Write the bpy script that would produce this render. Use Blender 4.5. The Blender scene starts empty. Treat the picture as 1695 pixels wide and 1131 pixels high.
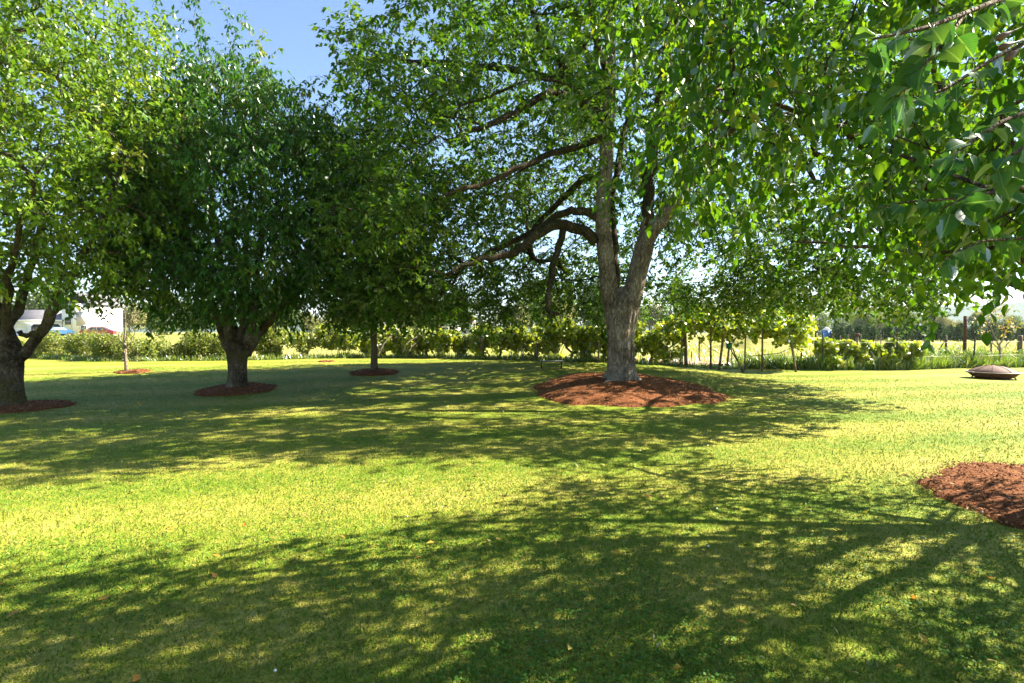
import bpy, math, random
import numpy as np
from mathutils import Vector, noise, Matrix

# ------------------------------------------------------------------ camera, sky, sun
scene = bpy.context.scene
COL = scene.collection
F, CX, HY, EYE = 847.0, 847.5, 550.0, 1.6          # focal length and horizon of the photograph in its own pixels
cam_d = bpy.data.cameras.new('camera'); cam = bpy.data.objects.new('camera', cam_d); COL.objects.link(cam)
cam_d.sensor_width = 36.0; cam_d.lens = 36.0 * F / 1695.0
cam_d.clip_start = 0.05; cam_d.clip_end = 12000
cam.location = (0, 0, EYE)
cam.rotation_euler = (math.radians(90) - math.atan((565.5 - HY) / F), 0, 0)
scene.camera = cam

SUN_AZ = Vector((0.965, 0.262, 0)).normalized()     # where the sun stands, seen from above
SUN_EL = math.radians(41)
sun_dir = Vector((SUN_AZ.x * math.cos(SUN_EL), SUN_AZ.y * math.cos(SUN_EL), math.sin(SUN_EL)))
world = bpy.data.worlds.new('World'); scene.world = world; world.use_nodes = True
wn = world.node_tree.nodes; wl = world.node_tree.links
sky = wn.new('ShaderNodeTexSky'); sky.sky_type = 'NISHITA'; sky.sun_disc = False
sky.sun_elevation = SUN_EL; sky.sun_rotation = math.atan2(SUN_AZ.x, SUN_AZ.y)
sky.altitude = 30; sky.air_density = 1.0; sky.dust_density = 0.4; sky.ozone_density = 3.0
bg = wn['Background']; bg.inputs['Strength'].default_value = 0.06
wl.new(sky.outputs[0], bg.inputs['Color'])
sun_d = bpy.data.lights.new('sun', 'SUN'); sun_d.energy = 5.0; sun_d.angle = math.radians(0.53)
sun_d.color = (1.0, 0.90, 0.72)
sun = bpy.data.objects.new('sun', sun_d); COL.objects.link(sun)
sun.rotation_euler = sun_dir.to_track_quat('Z', 'Y').to_euler(); sun.location = (20, 10, 30)
vs = scene.view_settings
vs.view_transform = 'Standard'; vs.look = 'None'; vs.exposure = 2.4; vs.gamma = 1.0; vs.use_curve_mapping = False
scene.cycles.max_bounces = 8; scene.cycles.diffuse_bounces = 4; scene.cycles.transmission_bounces = 4
scene.cycles.use_denoising = True
scene.cycles.sample_clamp_indirect = 6.0

RNG = np.random.default_rng(7)
random.seed(7)

# ------------------------------------------------------------------ helpers
def sstep(a, b, x):
    t = min(1.0, max(0.0, (x - a) / (b - a))); return t * t * (3 - 2 * t)
def sstepv(a, b, x):
    t = np.clip((x - a) / (b - a), 0, 1); return t * t * (3 - 2 * t)
def gz(X, Y):                                        # height of the lawn: a low swell towards the left rear
    return 0.42 * sstep(10, 20, Y) * (1 - sstep(3, 10, X)) + 0.012 * math.sin(X * 0.9 + 0.4 * Y) + 0.012 * math.sin(Y * 1.1 - 0.5 * X)
def gzv(X, Y):
    return 0.42 * sstepv(10, 20, Y) * (1 - sstepv(3, 10, X)) + 0.012 * np.sin(X * 0.9 + 0.4 * Y) + 0.012 * np.sin(Y * 1.1 - 0.5 * X)
def P(px, py, d):                                    # a photo pixel at depth d
    return ((px - CX) / F * d, d, EYE + (HY - py) / F * d)
def G(px, py):                                       # a photo pixel on the lawn
    d = EYE * F / (py - HY)
    for _ in range(30):
        X = (px - CX) / F * d
        d = 0.5 * d + 0.5 * (EYE - gz(X, d)) * F / (py - HY)
    X = (px - CX) / F * d
    return (X, d, gz(X, d))
def put(o, label=None, cat=None, group=None, kind=None):
    if label: o['label'] = label
    if cat: o['category'] = cat
    if group: o['group'] = group
    if kind: o['kind'] = kind
    return o
def empty(name, loc=(0, 0, 0), **kw):
    o = bpy.data.objects.new(name, None); o.empty_display_size = 0.2; COL.objects.link(o); o.location = loc
    return put(o, **kw)
def mesh_np(name, V, faces, attr=None, smooth=False):
    """faces: list of (M,k) int arrays"""
    me = bpy.data.meshes.new(name)
    V = np.asarray(V, dtype=np.float32)
    me.vertices.add(len(V)); me.vertices.foreach_set('co', V.ravel())
    loops = np.concatenate([f.ravel() for f in faces]).astype(np.int32)
    tot = np.concatenate([np.full(len(f), f.shape[1], dtype=np.int32) for f in faces])
    start = np.concatenate([[0], np.cumsum(tot)[:-1]]).astype(np.int32)
    me.loops.add(len(loops)); me.loops.foreach_set('vertex_index', loops)
    me.polygons.add(len(tot)); me.polygons.foreach_set('loop_start', start)
    if smooth: me.polygons.foreach_set('use_smooth', np.ones(len(tot), dtype=bool))
    me.update(calc_edges=True)
    if attr is not None:
        a = me.attributes.new('v', 'FLOAT', 'POINT'); a.data.foreach_set('value', np.asarray(attr, dtype=np.float32))
    return me
def obj(name, me, mat, parent=None, **kw):
    o = bpy.data.objects.new(name, me); COL.objects.link(o)
    if mat is not None:
        if not me.materials: me.materials.append(mat)
    if parent is not None:
        o.parent = parent
        o.matrix_parent_inverse = Matrix.Translation(-Vector(parent.location)) if parent.parent is None else Matrix.Identity(4)
    return put(o, **kw)
# geometry handed to obj() with a parent is in world coordinates: matrix_parent_inverse cancels the parent's location

class MB:
    """collects boxes, tubes and lathes into one mesh"""
    def __init__(s): s.V = []; s.Q = []; s.T = []; s.n = 0
    def add(s, V, quads=None, tris=None):
        V = np.asarray(V, dtype=np.float64)
        if quads is not None and len(quads): s.Q.append(np.asarray(quads) + s.n)
        if tris is not None and len(tris): s.T.append(np.asarray(tris) + s.n)
        s.V.append(V); s.n += len(V); return s
    def box(s, c, size, rz=0.0, ry=0.0, bev=0.0):
        h = np.array(size) / 2
        v = np.array([[x, y, z] for x in (-1, 1) for y in (-1, 1) for z in (-1, 1)], float) * h
        if ry: v = v @ np.array(Matrix.Rotation(ry, 3, 'Y')).T
        if rz: v = v @ np.array(Matrix.Rotation(rz, 3, 'Z')).T
        return s.add(v + np.array(c), [[0, 1, 3, 2], [4, 6, 7, 5], [0, 4, 5, 1], [2, 3, 7, 6], [0, 2, 6, 4], [1, 5, 7, 3]])
    def tube(s, pts, rad, n=6, ridge=0.0, ph=0.0, cap=True, squash=None):
        pts = np.asarray(pts, float); k = len(pts); rad = np.broadcast_to(np.asarray(rad, float), (k,))
        tan = np.gradient(pts, axis=0); tan /= np.linalg.norm(tan, axis=1)[:, None] + 1e-9
        up = np.array([1.0, 0, 0]) if abs(tan[0][0]) < 0.8 else np.array([0, 1.0, 0])
        ang = np.linspace(0, 2 * np.pi, n, endpoint=False)
        V = np.empty((k, n, 3)); u = up
        for i in range(k):
            t = tan[i]; u = u - t * (u @ t); u /= np.linalg.norm(u) + 1e-9; w = np.cross(t, u)
            r = rad[i]
            if ridge:
                z = pts[i][2]
                rr = r * (1 + ridge * (np.sin(9 * ang + ph + 1.1 * math.sin(1.7 * z)) * 0.55 + np.sin(15 * ang + 2 * ph + 1.5 * math.sin(2.3 * z + 1)) * 0.35
                                       + np.sin(3 * ang + ph * 3 + 0.8 * z) * 0.9))
            else: rr = np.full(n, r)
            V[i] = pts[i] + (np.cos(ang) * rr)[:, None] * u + (np.sin(ang) * rr)[:, None] * w
        idx = np.arange(k * n).reshape(k, n)
        a = idx[:-1]; b = idx[1:]
        q = np.stack([a, np.roll(a, -1, 1), np.roll(b, -1, 1), b], -1).reshape(-1, 4)
        Vf = V.reshape(-1, 3)
        if cap:
            Vf = np.vstack([Vf, pts[-1], pts[0]]); e = k * n
            t1 = [[idx[-1][j], idx[-1][(j + 1) % n], e] for j in range(n)]
            t0 = [[idx[0][(j + 1) % n], idx[0][j], e + 1] for j in range(n)]
            return s.add(Vf, q, t1 + t0)
        return s.add(Vf, q)
    def lathe(s, prof, c, n=24, wob=0.0):
        prof = np.asarray(prof, float); k = len(prof); ang = np.linspace(0, 2 * np.pi, n, endpoint=False)
        V = np.empty((k, n, 3))
        for i, (r, z) in enumerate(prof):
            V[i, :, 0] = c[0] + r * np.cos(ang) * (1 + wob * np.sin(3 * ang)); V[i, :, 1] = c[1] + r * np.sin(ang); V[i, :, 2] = c[2] + z
        idx = np.arange(k * n).reshape(k, n); a = idx[:-1]; b = idx[1:]
        return s.add(V.reshape(-1, 3), np.stack([a, np.roll(a, -1, 1), np.roll(b, -1, 1), b], -1).reshape(-1, 4))
    def mesh(s, name, smooth=False):
        V = np.vstack(s.V); f = []
        if s.Q: f.append(np.vstack(s.Q))
        if s.T: f.append(np.vstack(s.T))
        return mesh_np(name, V, f, smooth=smooth)
    def build(s, name, mat, parent=None, smooth=False, **kw):
        return obj(name, s.mesh(name, smooth), mat, parent, **kw)

def unit(v): return v / (np.linalg.norm(v, axis=-1, keepdims=True) + 1e-9)
def nz(p, s=1.0, o=0.0): return noise.noise(Vector((p[0] * s + o, p[1] * s - o, p[2] * s + 2 * o)))

# ------------------------------------------------------------------ materials
def mat_new(name):
    m = bpy.data.materials.new(name); m.use_nodes = True
    nt = m.node_tree; nt.nodes.clear()
    out = nt.nodes.new('ShaderNodeOutputMaterial'); return m, nt, out
def ramp(nt, fac, stops):
    r = nt.nodes.new('ShaderNodeValToRGB'); e = r.color_ramp.elements
    while len(e) > 1: e.remove(e[-1])
    e[0].position = stops[0][0]; e[0].color = (*stops[0][1], 1)
    for p, c in stops[1:]:
        x = e.new(p); x.color = (*c, 1)
    if fac is not None: nt.links.new(fac, r.inputs[0])
    return r.outputs[0]
def noise_n(nt, scale, detail=4, rough=0.55, vec=None, dist=0.0):
    n = nt.nodes.new('ShaderNodeTexNoise'); n.inputs['Scale'].default_value = scale; n.inputs['Detail'].default_value = detail
    n.inputs['Roughness'].default_value = rough; n.inputs['Distortion'].default_value = dist
    if vec is not None: nt.links.new(vec, n.inputs['Vector'])
    return n.outputs['Fac']
def mapping(nt, sc=(1, 1, 1), rot=(0, 0, 0), kind='Object'):
    tc = nt.nodes.new('ShaderNodeTexCoord'); mp = nt.nodes.new('ShaderNodeMapping')
    mp.inputs['Scale'].default_value = sc; mp.inputs['Rotation'].default_value = rot
    nt.links.new(tc.outputs[kind], mp.inputs['Vector']); return mp.outputs[0]
def geo_pos(nt, sc=(1, 1, 1), rot=(0, 0, 0)):
    g = nt.nodes.new('ShaderNodeNewGeometry'); mp = nt.nodes.new('ShaderNodeMapping')
    mp.inputs['Scale'].default_value = sc; mp.inputs['Rotation'].default_value = rot
    nt.links.new(g.outputs['Position'], mp.inputs['Vector']); return mp.outputs[0]
def mixc(nt, fac, a, b, mode='MIX'):
    m = nt.nodes.new('ShaderNodeMix'); m.data_type = 'RGBA'; m.blend_type = mode
    for k, v in ((0, fac), (6, a), (7, b)):
        if isinstance(v, (int, float)): m.inputs[k].default_value = v
        elif isinstance(v, tuple): m.inputs[k].default_value = (*v, 1)
        else: nt.links.new(v, m.inputs[k])
    return m.outputs[2]
def math_n(nt, op, a, b=0.0):
    m = nt.nodes.new('ShaderNodeMath'); m.operation = op
    for k, v in ((0, a), (1, b)):
        if isinstance(v, (int, float)): m.inputs[k].default_value = v
        else: nt.links.new(v, m.inputs[k])
    return m.outputs[0]
def bump(nt, h, strength=0.5, dist=0.02):
    b = nt.nodes.new('ShaderNodeBump'); b.inputs['Strength'].default_value = strength; b.inputs['Distance'].default_value = dist
    nt.links.new(h, b.inputs['Height']); return b.outputs[0]
def principled(nt, out, col, rough=0.8, nrm=None, spec=0.3, metal=0.0):
    p = nt.nodes.new('ShaderNodeBsdfPrincipled')
    if isinstance(col, tuple): p.inputs['Base Color'].default_value = (*col, 1)
    else: nt.links.new(col, p.inputs['Base Color'])
    if isinstance(rough, (int, float)): p.inputs['Roughness'].default_value = rough
    else: nt.links.new(rough, p.inputs['Roughness'])
    p.inputs['Specular IOR Level'].default_value = spec; p.inputs['Metallic'].default_value = metal
    if nrm is not None: nt.links.new(nrm, p.inputs['Normal'])
    nt.links.new(p.outputs[0], out.inputs[0]); return p
def leaf_mat(name, stops, trans, tf=0.42, gloss=0.10, rough=0.35, tnoise=None, turf=0.0):
    m, nt, out = mat_new(name)
    at = nt.nodes.new('ShaderNodeAttribute'); at.attribute_name = 'v'
    f = at.outputs['Fac']
    if tnoise:
        n = noise_n(nt, tnoise, 2, 0.5, geo_pos(nt)); f = math_n(nt, 'ADD', math_n(nt, 'MULTIPLY', f, 0.75), math_n(nt, 'MULTIPLY', math_n(nt, 'SUBTRACT', n, 0.25), 0.42))
    col = ramp(nt, f, stops)
    tcol = mixc(nt, 1.0, col, trans, 'MULTIPLY')
    d = nt.nodes.new('ShaderNodeBsdfDiffuse'); nt.links.new(col, d.inputs[0])
    t = nt.nodes.new('ShaderNodeBsdfTranslucent'); nt.links.new(tcol, t.inputs[0])
    if turf:
        gn = nt.nodes.new('ShaderNodeNewGeometry'); vm_ = nt.nodes.new('ShaderNodeMix'); vm_.data_type = 'VECTOR'; vm_.inputs[0].default_value = turf
        nt.links.new(gn.outputs['Normal'], vm_.inputs[4]); vm_.inputs[5].default_value = (0, 0, 1)
        for b_ in (d, t): nt.links.new(vm_.outputs[1], b_.inputs['Normal'])
    mx = nt.nodes.new('ShaderNodeMixShader'); mx.inputs[0].default_value = tf
    nt.links.new(d.outputs[0], mx.inputs[1]); nt.links.new(t.outputs[0], mx.inputs[2])
    res = mx.outputs[0]
    if gloss:
        g = nt.nodes.new('ShaderNodeBsdfGlossy'); g.inputs['Roughness'].default_value = rough; g.inputs[0].default_value = (0.9, 0.95, 1, 1)
        lw = nt.nodes.new('ShaderNodeFresnel'); lw.inputs['IOR'].default_value = 1.42
        fc = math_n(nt, 'MULTIPLY', lw.outputs[0], gloss * 10)
        m2 = nt.nodes.new('ShaderNodeMixShader'); nt.links.new(fc, m2.inputs[0]); nt.links.new(res, m2.inputs[1]); nt.links.new(g.outputs[0], m2.inputs[2]); res = m2.outputs[0]
    nt.links.new(res, out.inputs[0]); return m
def bark_mat(name, c1, c2, c3, zs=0.25, sc=14, moss=None, bs=0.8):
    m, nt, out = mat_new(name)
    v = geo_pos(nt, (1, 1, zs))
    n1 = noise_n(nt, sc, 6, 0.65, v, 0.6); n2 = noise_n(nt, 2.2, 4, 0.6, geo_pos(nt))
    col = ramp(nt, n1, [(0.33, c1), (0.52, c2), (0.7, c3)])
    col = mixc(nt, 0.5, col, ramp(nt, n2, [(0.35, c1), (0.65, c3)]))
    if moss:
        n3 = noise_n(nt, 1.6, 5, 0.7, geo_pos(nt)); col = mixc(nt, ramp(nt, n3, [(0.52, (0, 0, 0)), (0.6, (0.8, 0.8, 0.8))]), col, moss)
    vo = nt.nodes.new('ShaderNodeTexVoronoi'); vo.feature = 'DISTANCE_TO_EDGE'; vo.inputs['Scale'].default_value = sc * 1.7
    dv = nt.nodes.new('ShaderNodeVectorMath'); dv.operation = 'ADD'; nt.links.new(v, dv.inputs[0])
    nn_ = nt.nodes.new('ShaderNodeTexNoise'); nn_.inputs['Scale'].default_value = 6; nt.links.new(v, nn_.inputs['Vector'])
    sv_ = nt.nodes.new('ShaderNodeVectorMath'); sv_.operation = 'SCALE'; sv_.inputs['Scale'].default_value = 0.22; nt.links.new(nn_.outputs['Color'], sv_.inputs[0]); nt.links.new(sv_.outputs[0], dv.inputs[1])
    nt.links.new(dv.outputs[0], vo.inputs['Vector'])
    fur = ramp(nt, vo.outputs['Distance'], [(0.0, (0.25, 0.22, 0.2)), (0.10, (0.8, 0.8, 0.8)), (0.25, (1, 1, 1))])
    col = mixc(nt, 0.6, col, fur, 'MULTIPLY')
    h = math_n(nt, 'ADD', math_n(nt, 'MULTIPLY', n1, 0.5), math_n(nt, 'MINIMUM', math_n(nt, 'MULTIPLY', vo.outputs['Distance'], 4.0), 0.8))
    principled(nt, out, col, 0.9, bump(nt, h, bs, 0.05), 0.1); return m
def plain(name, c, rough=0.7, var=0.12, sc=6.0, metal=0.0, spec=0.3):
    m, nt, out = mat_new(name)
    n = noise_n(nt, sc, 5, 0.6, geo_pos(nt))
    a = tuple(x * (1 - var) for x in c); b = tuple(min(1, x * (1 + var)) for x in c)
    principled(nt, out, ramp(nt, n, [(0.3, a), (0.7, b)]), rough, None, spec, metal); return m

M = {}
M['walnut_leaf'] = leaf_mat('walnut_leaf', [(0, (0.022, 0.070, 0.004)), (0.45, (0.046, 0.112, 0.006)), (0.8, (0.09, 0.158, 0.008)), (1, (0.15, 0.19, 0.012))], (2.05, 1.95, 0.7), 0.50, 0.022, 0.5)
M['cherry_leaf'] = leaf_mat('cherry_leaf', [(0, (0.022, 0.082, 0.008)), (0.5, (0.045, 0.13, 0.011)), (0.9, (0.095, 0.18, 0.014)), (1, (0.17, 0.18, 0.02))], (1.6, 1.6, 0.8), 0.40, 0.022, 0.5)
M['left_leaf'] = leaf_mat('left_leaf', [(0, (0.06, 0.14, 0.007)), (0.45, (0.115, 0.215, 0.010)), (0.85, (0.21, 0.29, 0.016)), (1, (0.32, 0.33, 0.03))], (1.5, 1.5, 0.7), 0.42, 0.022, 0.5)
M['pear_leaf'] = leaf_mat('pear_leaf', [(0, (0.024, 0.078, 0.008)), (0.5, (0.052, 0.122, 0.010)), (0.9, (0.105, 0.168, 0.010)), (1, (0.17, 0.18, 0.012))], (2.3, 2.15, 0.5), 0.50, 0.015, 0.5)
M['grape_leaf'] = leaf_mat('grape_leaf', [(0, (0.08, 0.15, 0.010)), (0.4, (0.20, 0.27, 0.014)), (0.8, (0.36, 0.37, 0.02)), (1, (0.5, 0.47, 0.07))], (1.5, 1.45, 0.7), 0.5, 0.05, 0.5)
M['bramble_leaf'] = leaf_mat('bramble_leaf', [(0, (0.09, 0.14, 0.015)), (0.5, (0.18, 0.23, 0.025)), (0.85, (0.29, 0.29, 0.05)), (1, (0.36, 0.27, 0.13))], (1.4, 1.35, 0.8), 0.42, 0.03, 0.5)
M['weed_leaf'] = leaf_mat('weed_leaf', [(0, (0.06, 0.13, 0.015)), (0.5, (0.14, 0.22, 0.025)), (0.8, (0.26, 0.27, 0.06)), (1, (0.42, 0.34, 0.15))], (1.4, 1.4, 0.8), 0.40, 0.03, 0.5)
M['yellow_leaf'] = leaf_mat('yellow_leaf', [(0, (0.10, 0.15, 0.02)), (0.5, (0.28, 0.26, 0.025)), (0.8, (0.45, 0.34, 0.04)), (1, (0.50, 0.24, 0.04))], (1.5, 1.3, 0.7), 0.45, 0.05, 0.5)
M['far_leaf'] = leaf_mat('far_leaf', [(0, (0.05, 0.10, 0.025)), (0.5, (0.11, 0.17, 0.035)), (1, (0.22, 0.24, 0.05))], (1.3, 1.3, 0.8), 0.3, 0)
M['far_pale_leaf'] = leaf_mat('far_pale_leaf', [(0, (0.12, 0.14, 0.06)), (0.5, (0.22, 0.23, 0.09)), (1, (0.34, 0.28, 0.12))], (1.3, 1.3, 0.8), 0.3, 0)
M['conifer_leaf'] = leaf_mat('conifer_leaf', [(0, (0.018, 0.05, 0.016)), (0.5, (0.04, 0.085, 0.022)), (1, (0.10, 0.15, 0.035))], (1.2, 1.2, 0.8), 0.2, 0)
M['grass_blade'] = leaf_mat('grass_blade', [(0, (0.042, 0.128, 0.010)), (0.35, (0.135, 0.228, 0.018)), (0.65, (0.34, 0.32, 0.055)), (0.85, (0.48, 0.40, 0.12)), (1, (0.58, 0.47, 0.20))], (1.25, 1.25, 0.8), 0.22, 0.006, 0.6, tnoise=1.1, turf=0.75)
M['clover'] = leaf_mat('clover', [(0, (0.04, 0.12, 0.015)), (1, (0.11, 0.21, 0.025))], (1.3, 1.3, 0.8), 0.25, 0.02, 0.5, turf=0.6)
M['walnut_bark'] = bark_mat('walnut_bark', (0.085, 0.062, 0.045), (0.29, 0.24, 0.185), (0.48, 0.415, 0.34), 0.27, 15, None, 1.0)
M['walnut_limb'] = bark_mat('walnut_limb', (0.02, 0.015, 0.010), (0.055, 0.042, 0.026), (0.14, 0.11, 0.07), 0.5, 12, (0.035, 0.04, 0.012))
M['cherry_bark'] = bark_mat('cherry_bark', (0.025, 0.018, 0.012), (0.10, 0.075, 0.045), (0.32, 0.27, 0.19), 0.6, 15, (0.11, 0.095, 0.03))
M['pear_bark'] = bark_mat('pear_bark', (0.05, 0.035, 0.022), (0.13, 0.09, 0.055), (0.24, 0.18, 0.12), 0.5, 18)
M['vine_bark'] = bark_mat('vine_bark', (0.10, 0.075, 0.05), (0.25, 0.19, 0.13), (0.45, 0.36, 0.27), 0.4, 20)
M['pale_bark'] = bark_mat('pale_bark', (0.22, 0.17, 0.12), (0.38, 0.32, 0.24), (0.52, 0.45, 0.35), 0.4, 20)
M['scar'] = plain('scar', (0.40, 0.33, 0.25), 0.85, 0.25, 22)
M['old_scar'] = plain('old_scar', (0.13, 0.10, 0.06), 0.9, 0.4, 14)
M['post_wood'] = bark_mat('post_wood', (0.11, 0.08, 0.055), (0.25, 0.19, 0.13), (0.38, 0.31, 0.23), 0.1, 16)
M['rust'] = plain('rust', (0.095, 0.042, 0.024), 0.8, 0.55, 9)
M['rust_lid'] = plain('rust_lid', (0.10, 0.05, 0.034), 0.75, 0.6, 6)
M['post_metal'] = plain('post_metal', (0.035, 0.045, 0.03), 0.6, 0.4, 12)
M['wire'] = plain('wire', (0.22, 0.2, 0.18), 0.5, 0.2, 5, 0.7)
M['concrete'] = plain('concrete', (0.28, 0.27, 0.25), 0.9, 0.3, 5)
M['white_paint'] = plain('white_paint', (0.78, 0.77, 0.75), 0.7, 0.05, 1.5)
M['pink_siding'] = plain('pink_siding', (0.55, 0.47, 0.44), 0.8, 0.08, 1)
M['grey_roof'] = plain('grey_roof', (0.16, 0.155, 0.17), 0.9, 0.2, 2)
M['brown_roof'] = plain('brown_roof', (0.16, 0.09, 0.06), 0.9, 0.25, 2)
M['dark_glass'] = plain('dark_glass', (0.03, 0.04, 0.055), 0.12, 0.2, 1, 0, 0.6)
M['blue_paint'] = plain('blue_paint', (0.02, 0.11, 0.26), 0.3, 0.05, 1, 0.3, 0.6)
M['red_paint'] = plain('red_paint', (0.24, 0.025, 0.03), 0.3, 0.05, 1, 0.2, 0.6)
M['tyre'] = plain('tyre', (0.02, 0.02, 0.02), 0.9, 0.2, 4)
M['toilet_blue'] = plain('toilet_blue', (0.035, 0.17, 0.48), 0.5, 0.06, 2)
M['toilet_door'] = plain('toilet_door', (0.02, 0.10, 0.33), 0.5, 0.06, 2)
M['green_box'] = plain('green_box', (0.02, 0.12, 0.07), 0.6, 0.2, 5)
M['cherry_fruit'] = plain('cherry_fruit', (0.35, 0.05, 0.02), 0.4, 0.3, 3)
M['pear_fruit'] = plain('pear_fruit', (0.085, 0.045, 0.02), 0.55, 0.35, 25)
M['clover_flower'] = plain('clover_flower', (0.75, 0.72, 0.66), 0.9, 0.1, 10)

# lawn sheet: mown turf seen from afar, straw patches and mowing stripes
m, nt, out = mat_new('lawn')
big = noise_n(nt, 0.35, 4, 0.6, geo_pos(nt)); mid = noise_n(nt, 1.1, 2, 0.5, geo_pos(nt)); fine = noise_n(nt, 42, 3, 0.7, geo_pos(nt)); fm = noise_n(nt, 7, 4, 0.7, geo_pos(nt))
wv = nt.nodes.new('ShaderNodeTexWave'); wv.wave_type = 'BANDS'; wv.bands_direction = 'Y'; wv.inputs['Scale'].default_value = 0.16
wv.inputs['Distortion'].default_value = 1.2; wv.inputs['Detail'].default_value = 2; wv.inputs['Detail Scale'].default_value = 0.5
nt.links.new(geo_pos(nt, (1, 1, 1), (0, 0, math.radians(-13))), wv.inputs['Vector'])
s = math_n(nt, 'ADD', math_n(nt, 'ADD', 0.26, math_n(nt, 'MULTIPLY', big, 0.26)), math_n(nt, 'MULTIPLY', mid, 0.15))
s = math_n(nt, 'ADD', s, math_n(nt, 'MULTIPLY', math_n(nt, 'SUBTRACT', fm, 0.5), 0.55))
s = math_n(nt, 'ADD', s, math_n(nt, 'MULTIPLY', math_n(nt, 'SUBTRACT', wv.outputs['Fac'], 0.5), 0.13))
s = math_n(nt, 'ADD', s, math_n(nt, 'MULTIPLY', math_n(nt, 'SUBTRACT', fine, 0.5), 0.5))
col = ramp(nt, s, [(0.15, (0.055, 0.12, 0.010)), (0.36, (0.125, 0.20, 0.016)), (0.5, (0.25, 0.262, 0.036)), (0.62, (0.36, 0.32, 0.075)), (0.78, (0.46, 0.39, 0.13))])
hgt = math_n(nt, 'ADD', fine, math_n(nt, 'MULTIPLY', fm, 0.8))
p = principled(nt, out, col, 0.62, bump(nt, hgt, 0.9, 0.04), 0.06)
M['lawn'] = m
m, nt, out = mat_new('field')
big = noise_n(nt, 0.06, 5, 0.6, geo_pos(nt)); fine = noise_n(nt, 5, 5, 0.75, geo_pos(nt))
s = math_n(nt, 'ADD', math_n(nt, 'MULTIPLY', big, 0.7), math_n(nt, 'MULTIPLY', fine, 0.35))
col = ramp(nt, s, [(0.3, (0.10, 0.14, 0.02)), (0.5, (0.20, 0.215, 0.045)), (0.65, (0.31, 0.27, 0.09))])
principled(nt, out, col, 0.9, bump(nt, fine, 0.8, 0.1), 0.1); M['field'] = m
m, nt, out = mat_new('soil')
fine = noise_n(nt, 9, 6, 0.75, geo_pos(nt))
principled(nt, out, ramp(nt, fine, [(0.3, (0.18, 0.11, 0.075)), (0.7, (0.42, 0.31, 0.24))]), 0.95, bump(nt, fine, 0.8, 0.05), 0.1); M['soil'] = m
m, nt, out = mat_new('mulch')
fine = noise_n(nt, 55, 5, 0.75, geo_pos(nt)); big = noise_n(nt, 3, 3, 0.6, geo_pos(nt))
col = ramp(nt, math_n(nt, 'ADD', math_n(nt, 'MULTIPLY', fine, 0.7), math_n(nt, 'MULTIPLY', big, 0.3)), [(0.3, (0.04, 0.014, 0.006)), (0.52, (0.18, 0.066, 0.024)), (0.72, (0.36, 0.17, 0.08))])
principled(nt, out, col, 0.95, bump(nt, fine, 0.9, 0.03), 0.1); M['mulch'] = m
m, nt, out = mat_new('wood_chip')
at = nt.nodes.new('ShaderNodeAttribute'); at.attribute_name = 'v'
principled(nt, out, ramp(nt, at.outputs['Fac'], [(0, (0.04, 0.014, 0.007)), (0.55, (0.19, 0.07, 0.027)), (0.9, (0.36, 0.17, 0.085)), (1, (0.42, 0.28, 0.17))]), 0.9, None, 0.15); M['wood_chip'] = m
m, nt, out = mat_new('hills')
fine = noise_n(nt, 0.02, 5, 0.7, geo_pos(nt))
principled(nt, out, ramp(nt, fine, [(0.3, (0.02, 0.045, 0.03)), (0.7, (0.05, 0.085, 0.045))]), 0.95, None, 0.0); M['hills'] = m
# a broad leaf seen close: pale midrib and side veins drawn by the leaf's own coordinates
m, nt, out = mat_new('near_leaf')
tc = nt.nodes.new('ShaderNodeTexCoord'); sp = nt.nodes.new('ShaderNodeSeparateXYZ'); nt.links.new(tc.outputs['Object'], sp.inputs[0])
ay = math_n(nt, 'ABSOLUTE', sp.outputs[1])
rib = ramp(nt, ay, [(0.0, (1, 1, 1)), (0.018, (0.6, 0.6, 0.6)), (0.035, (0, 0, 0))])
sv = math_n(nt, 'SINE', math_n(nt, 'MULTIPLY', math_n(nt, 'SUBTRACT', sp.outputs[0], math_n(nt, 'MULTIPLY', ay, 0.8)), 62.0))
svc = ramp(nt, sv, [(0.86, (0, 0, 0)), (1.0, (0.35, 0.35, 0.35))])
oi = nt.nodes.new('ShaderNodeObjectInfo'); n1 = noise_n(nt, 5, 3, 0.6, tc.outputs['Object'])
f = math_n(nt, 'ADD', math_n(nt, 'MULTIPLY', oi.outputs['Random'], 0.75), math_n(nt, 'MULTIPLY', math_n(nt, 'SUBTRACT', n1, 0.4), 0.5))
col = ramp(nt, f, [(0, (0.02, 0.075, 0.022)), (0.5, (0.04, 0.11, 0.022)), (0.9, (0.08, 0.15, 0.022)), (1, (0.14, 0.16, 0.025))])
col = mixc(nt, math_n(nt, 'MAXIMUM', rib, svc), col, (0.14, 0.22, 0.07))
d = nt.nodes.new('ShaderNodeBsdfDiffuse'); nt.links.new(col, d.inputs[0])
t = nt.nodes.new('ShaderNodeBsdfTranslucent'); nt.links.new(mixc(nt, 1.0, col, (1.9, 1.9, 0.6), 'MULTIPLY'), t.inputs[0])
mx = nt.nodes.new('ShaderNodeMixShader'); mx.inputs[0].default_value = 0.42; nt.links.new(d.outputs[0], mx.inputs[1]); nt.links.new(t.outputs[0], mx.inputs[2])
g = nt.nodes.new('ShaderNodeBsdfGlossy'); g.inputs['Roughness'].default_value = 0.45; g.inputs[0].default_value = (0.9, 0.95, 1, 1)
fr = nt.nodes.new('ShaderNodeFresnel'); fr.inputs['IOR'].default_value = 1.45
nb = bump(nt, math_n(nt, 'MAXIMUM', rib, svc), 0.3, 0.02); nt.links.new(nb, g.inputs['Normal']); nt.links.new(nb, d.inputs['Normal'])
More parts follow.
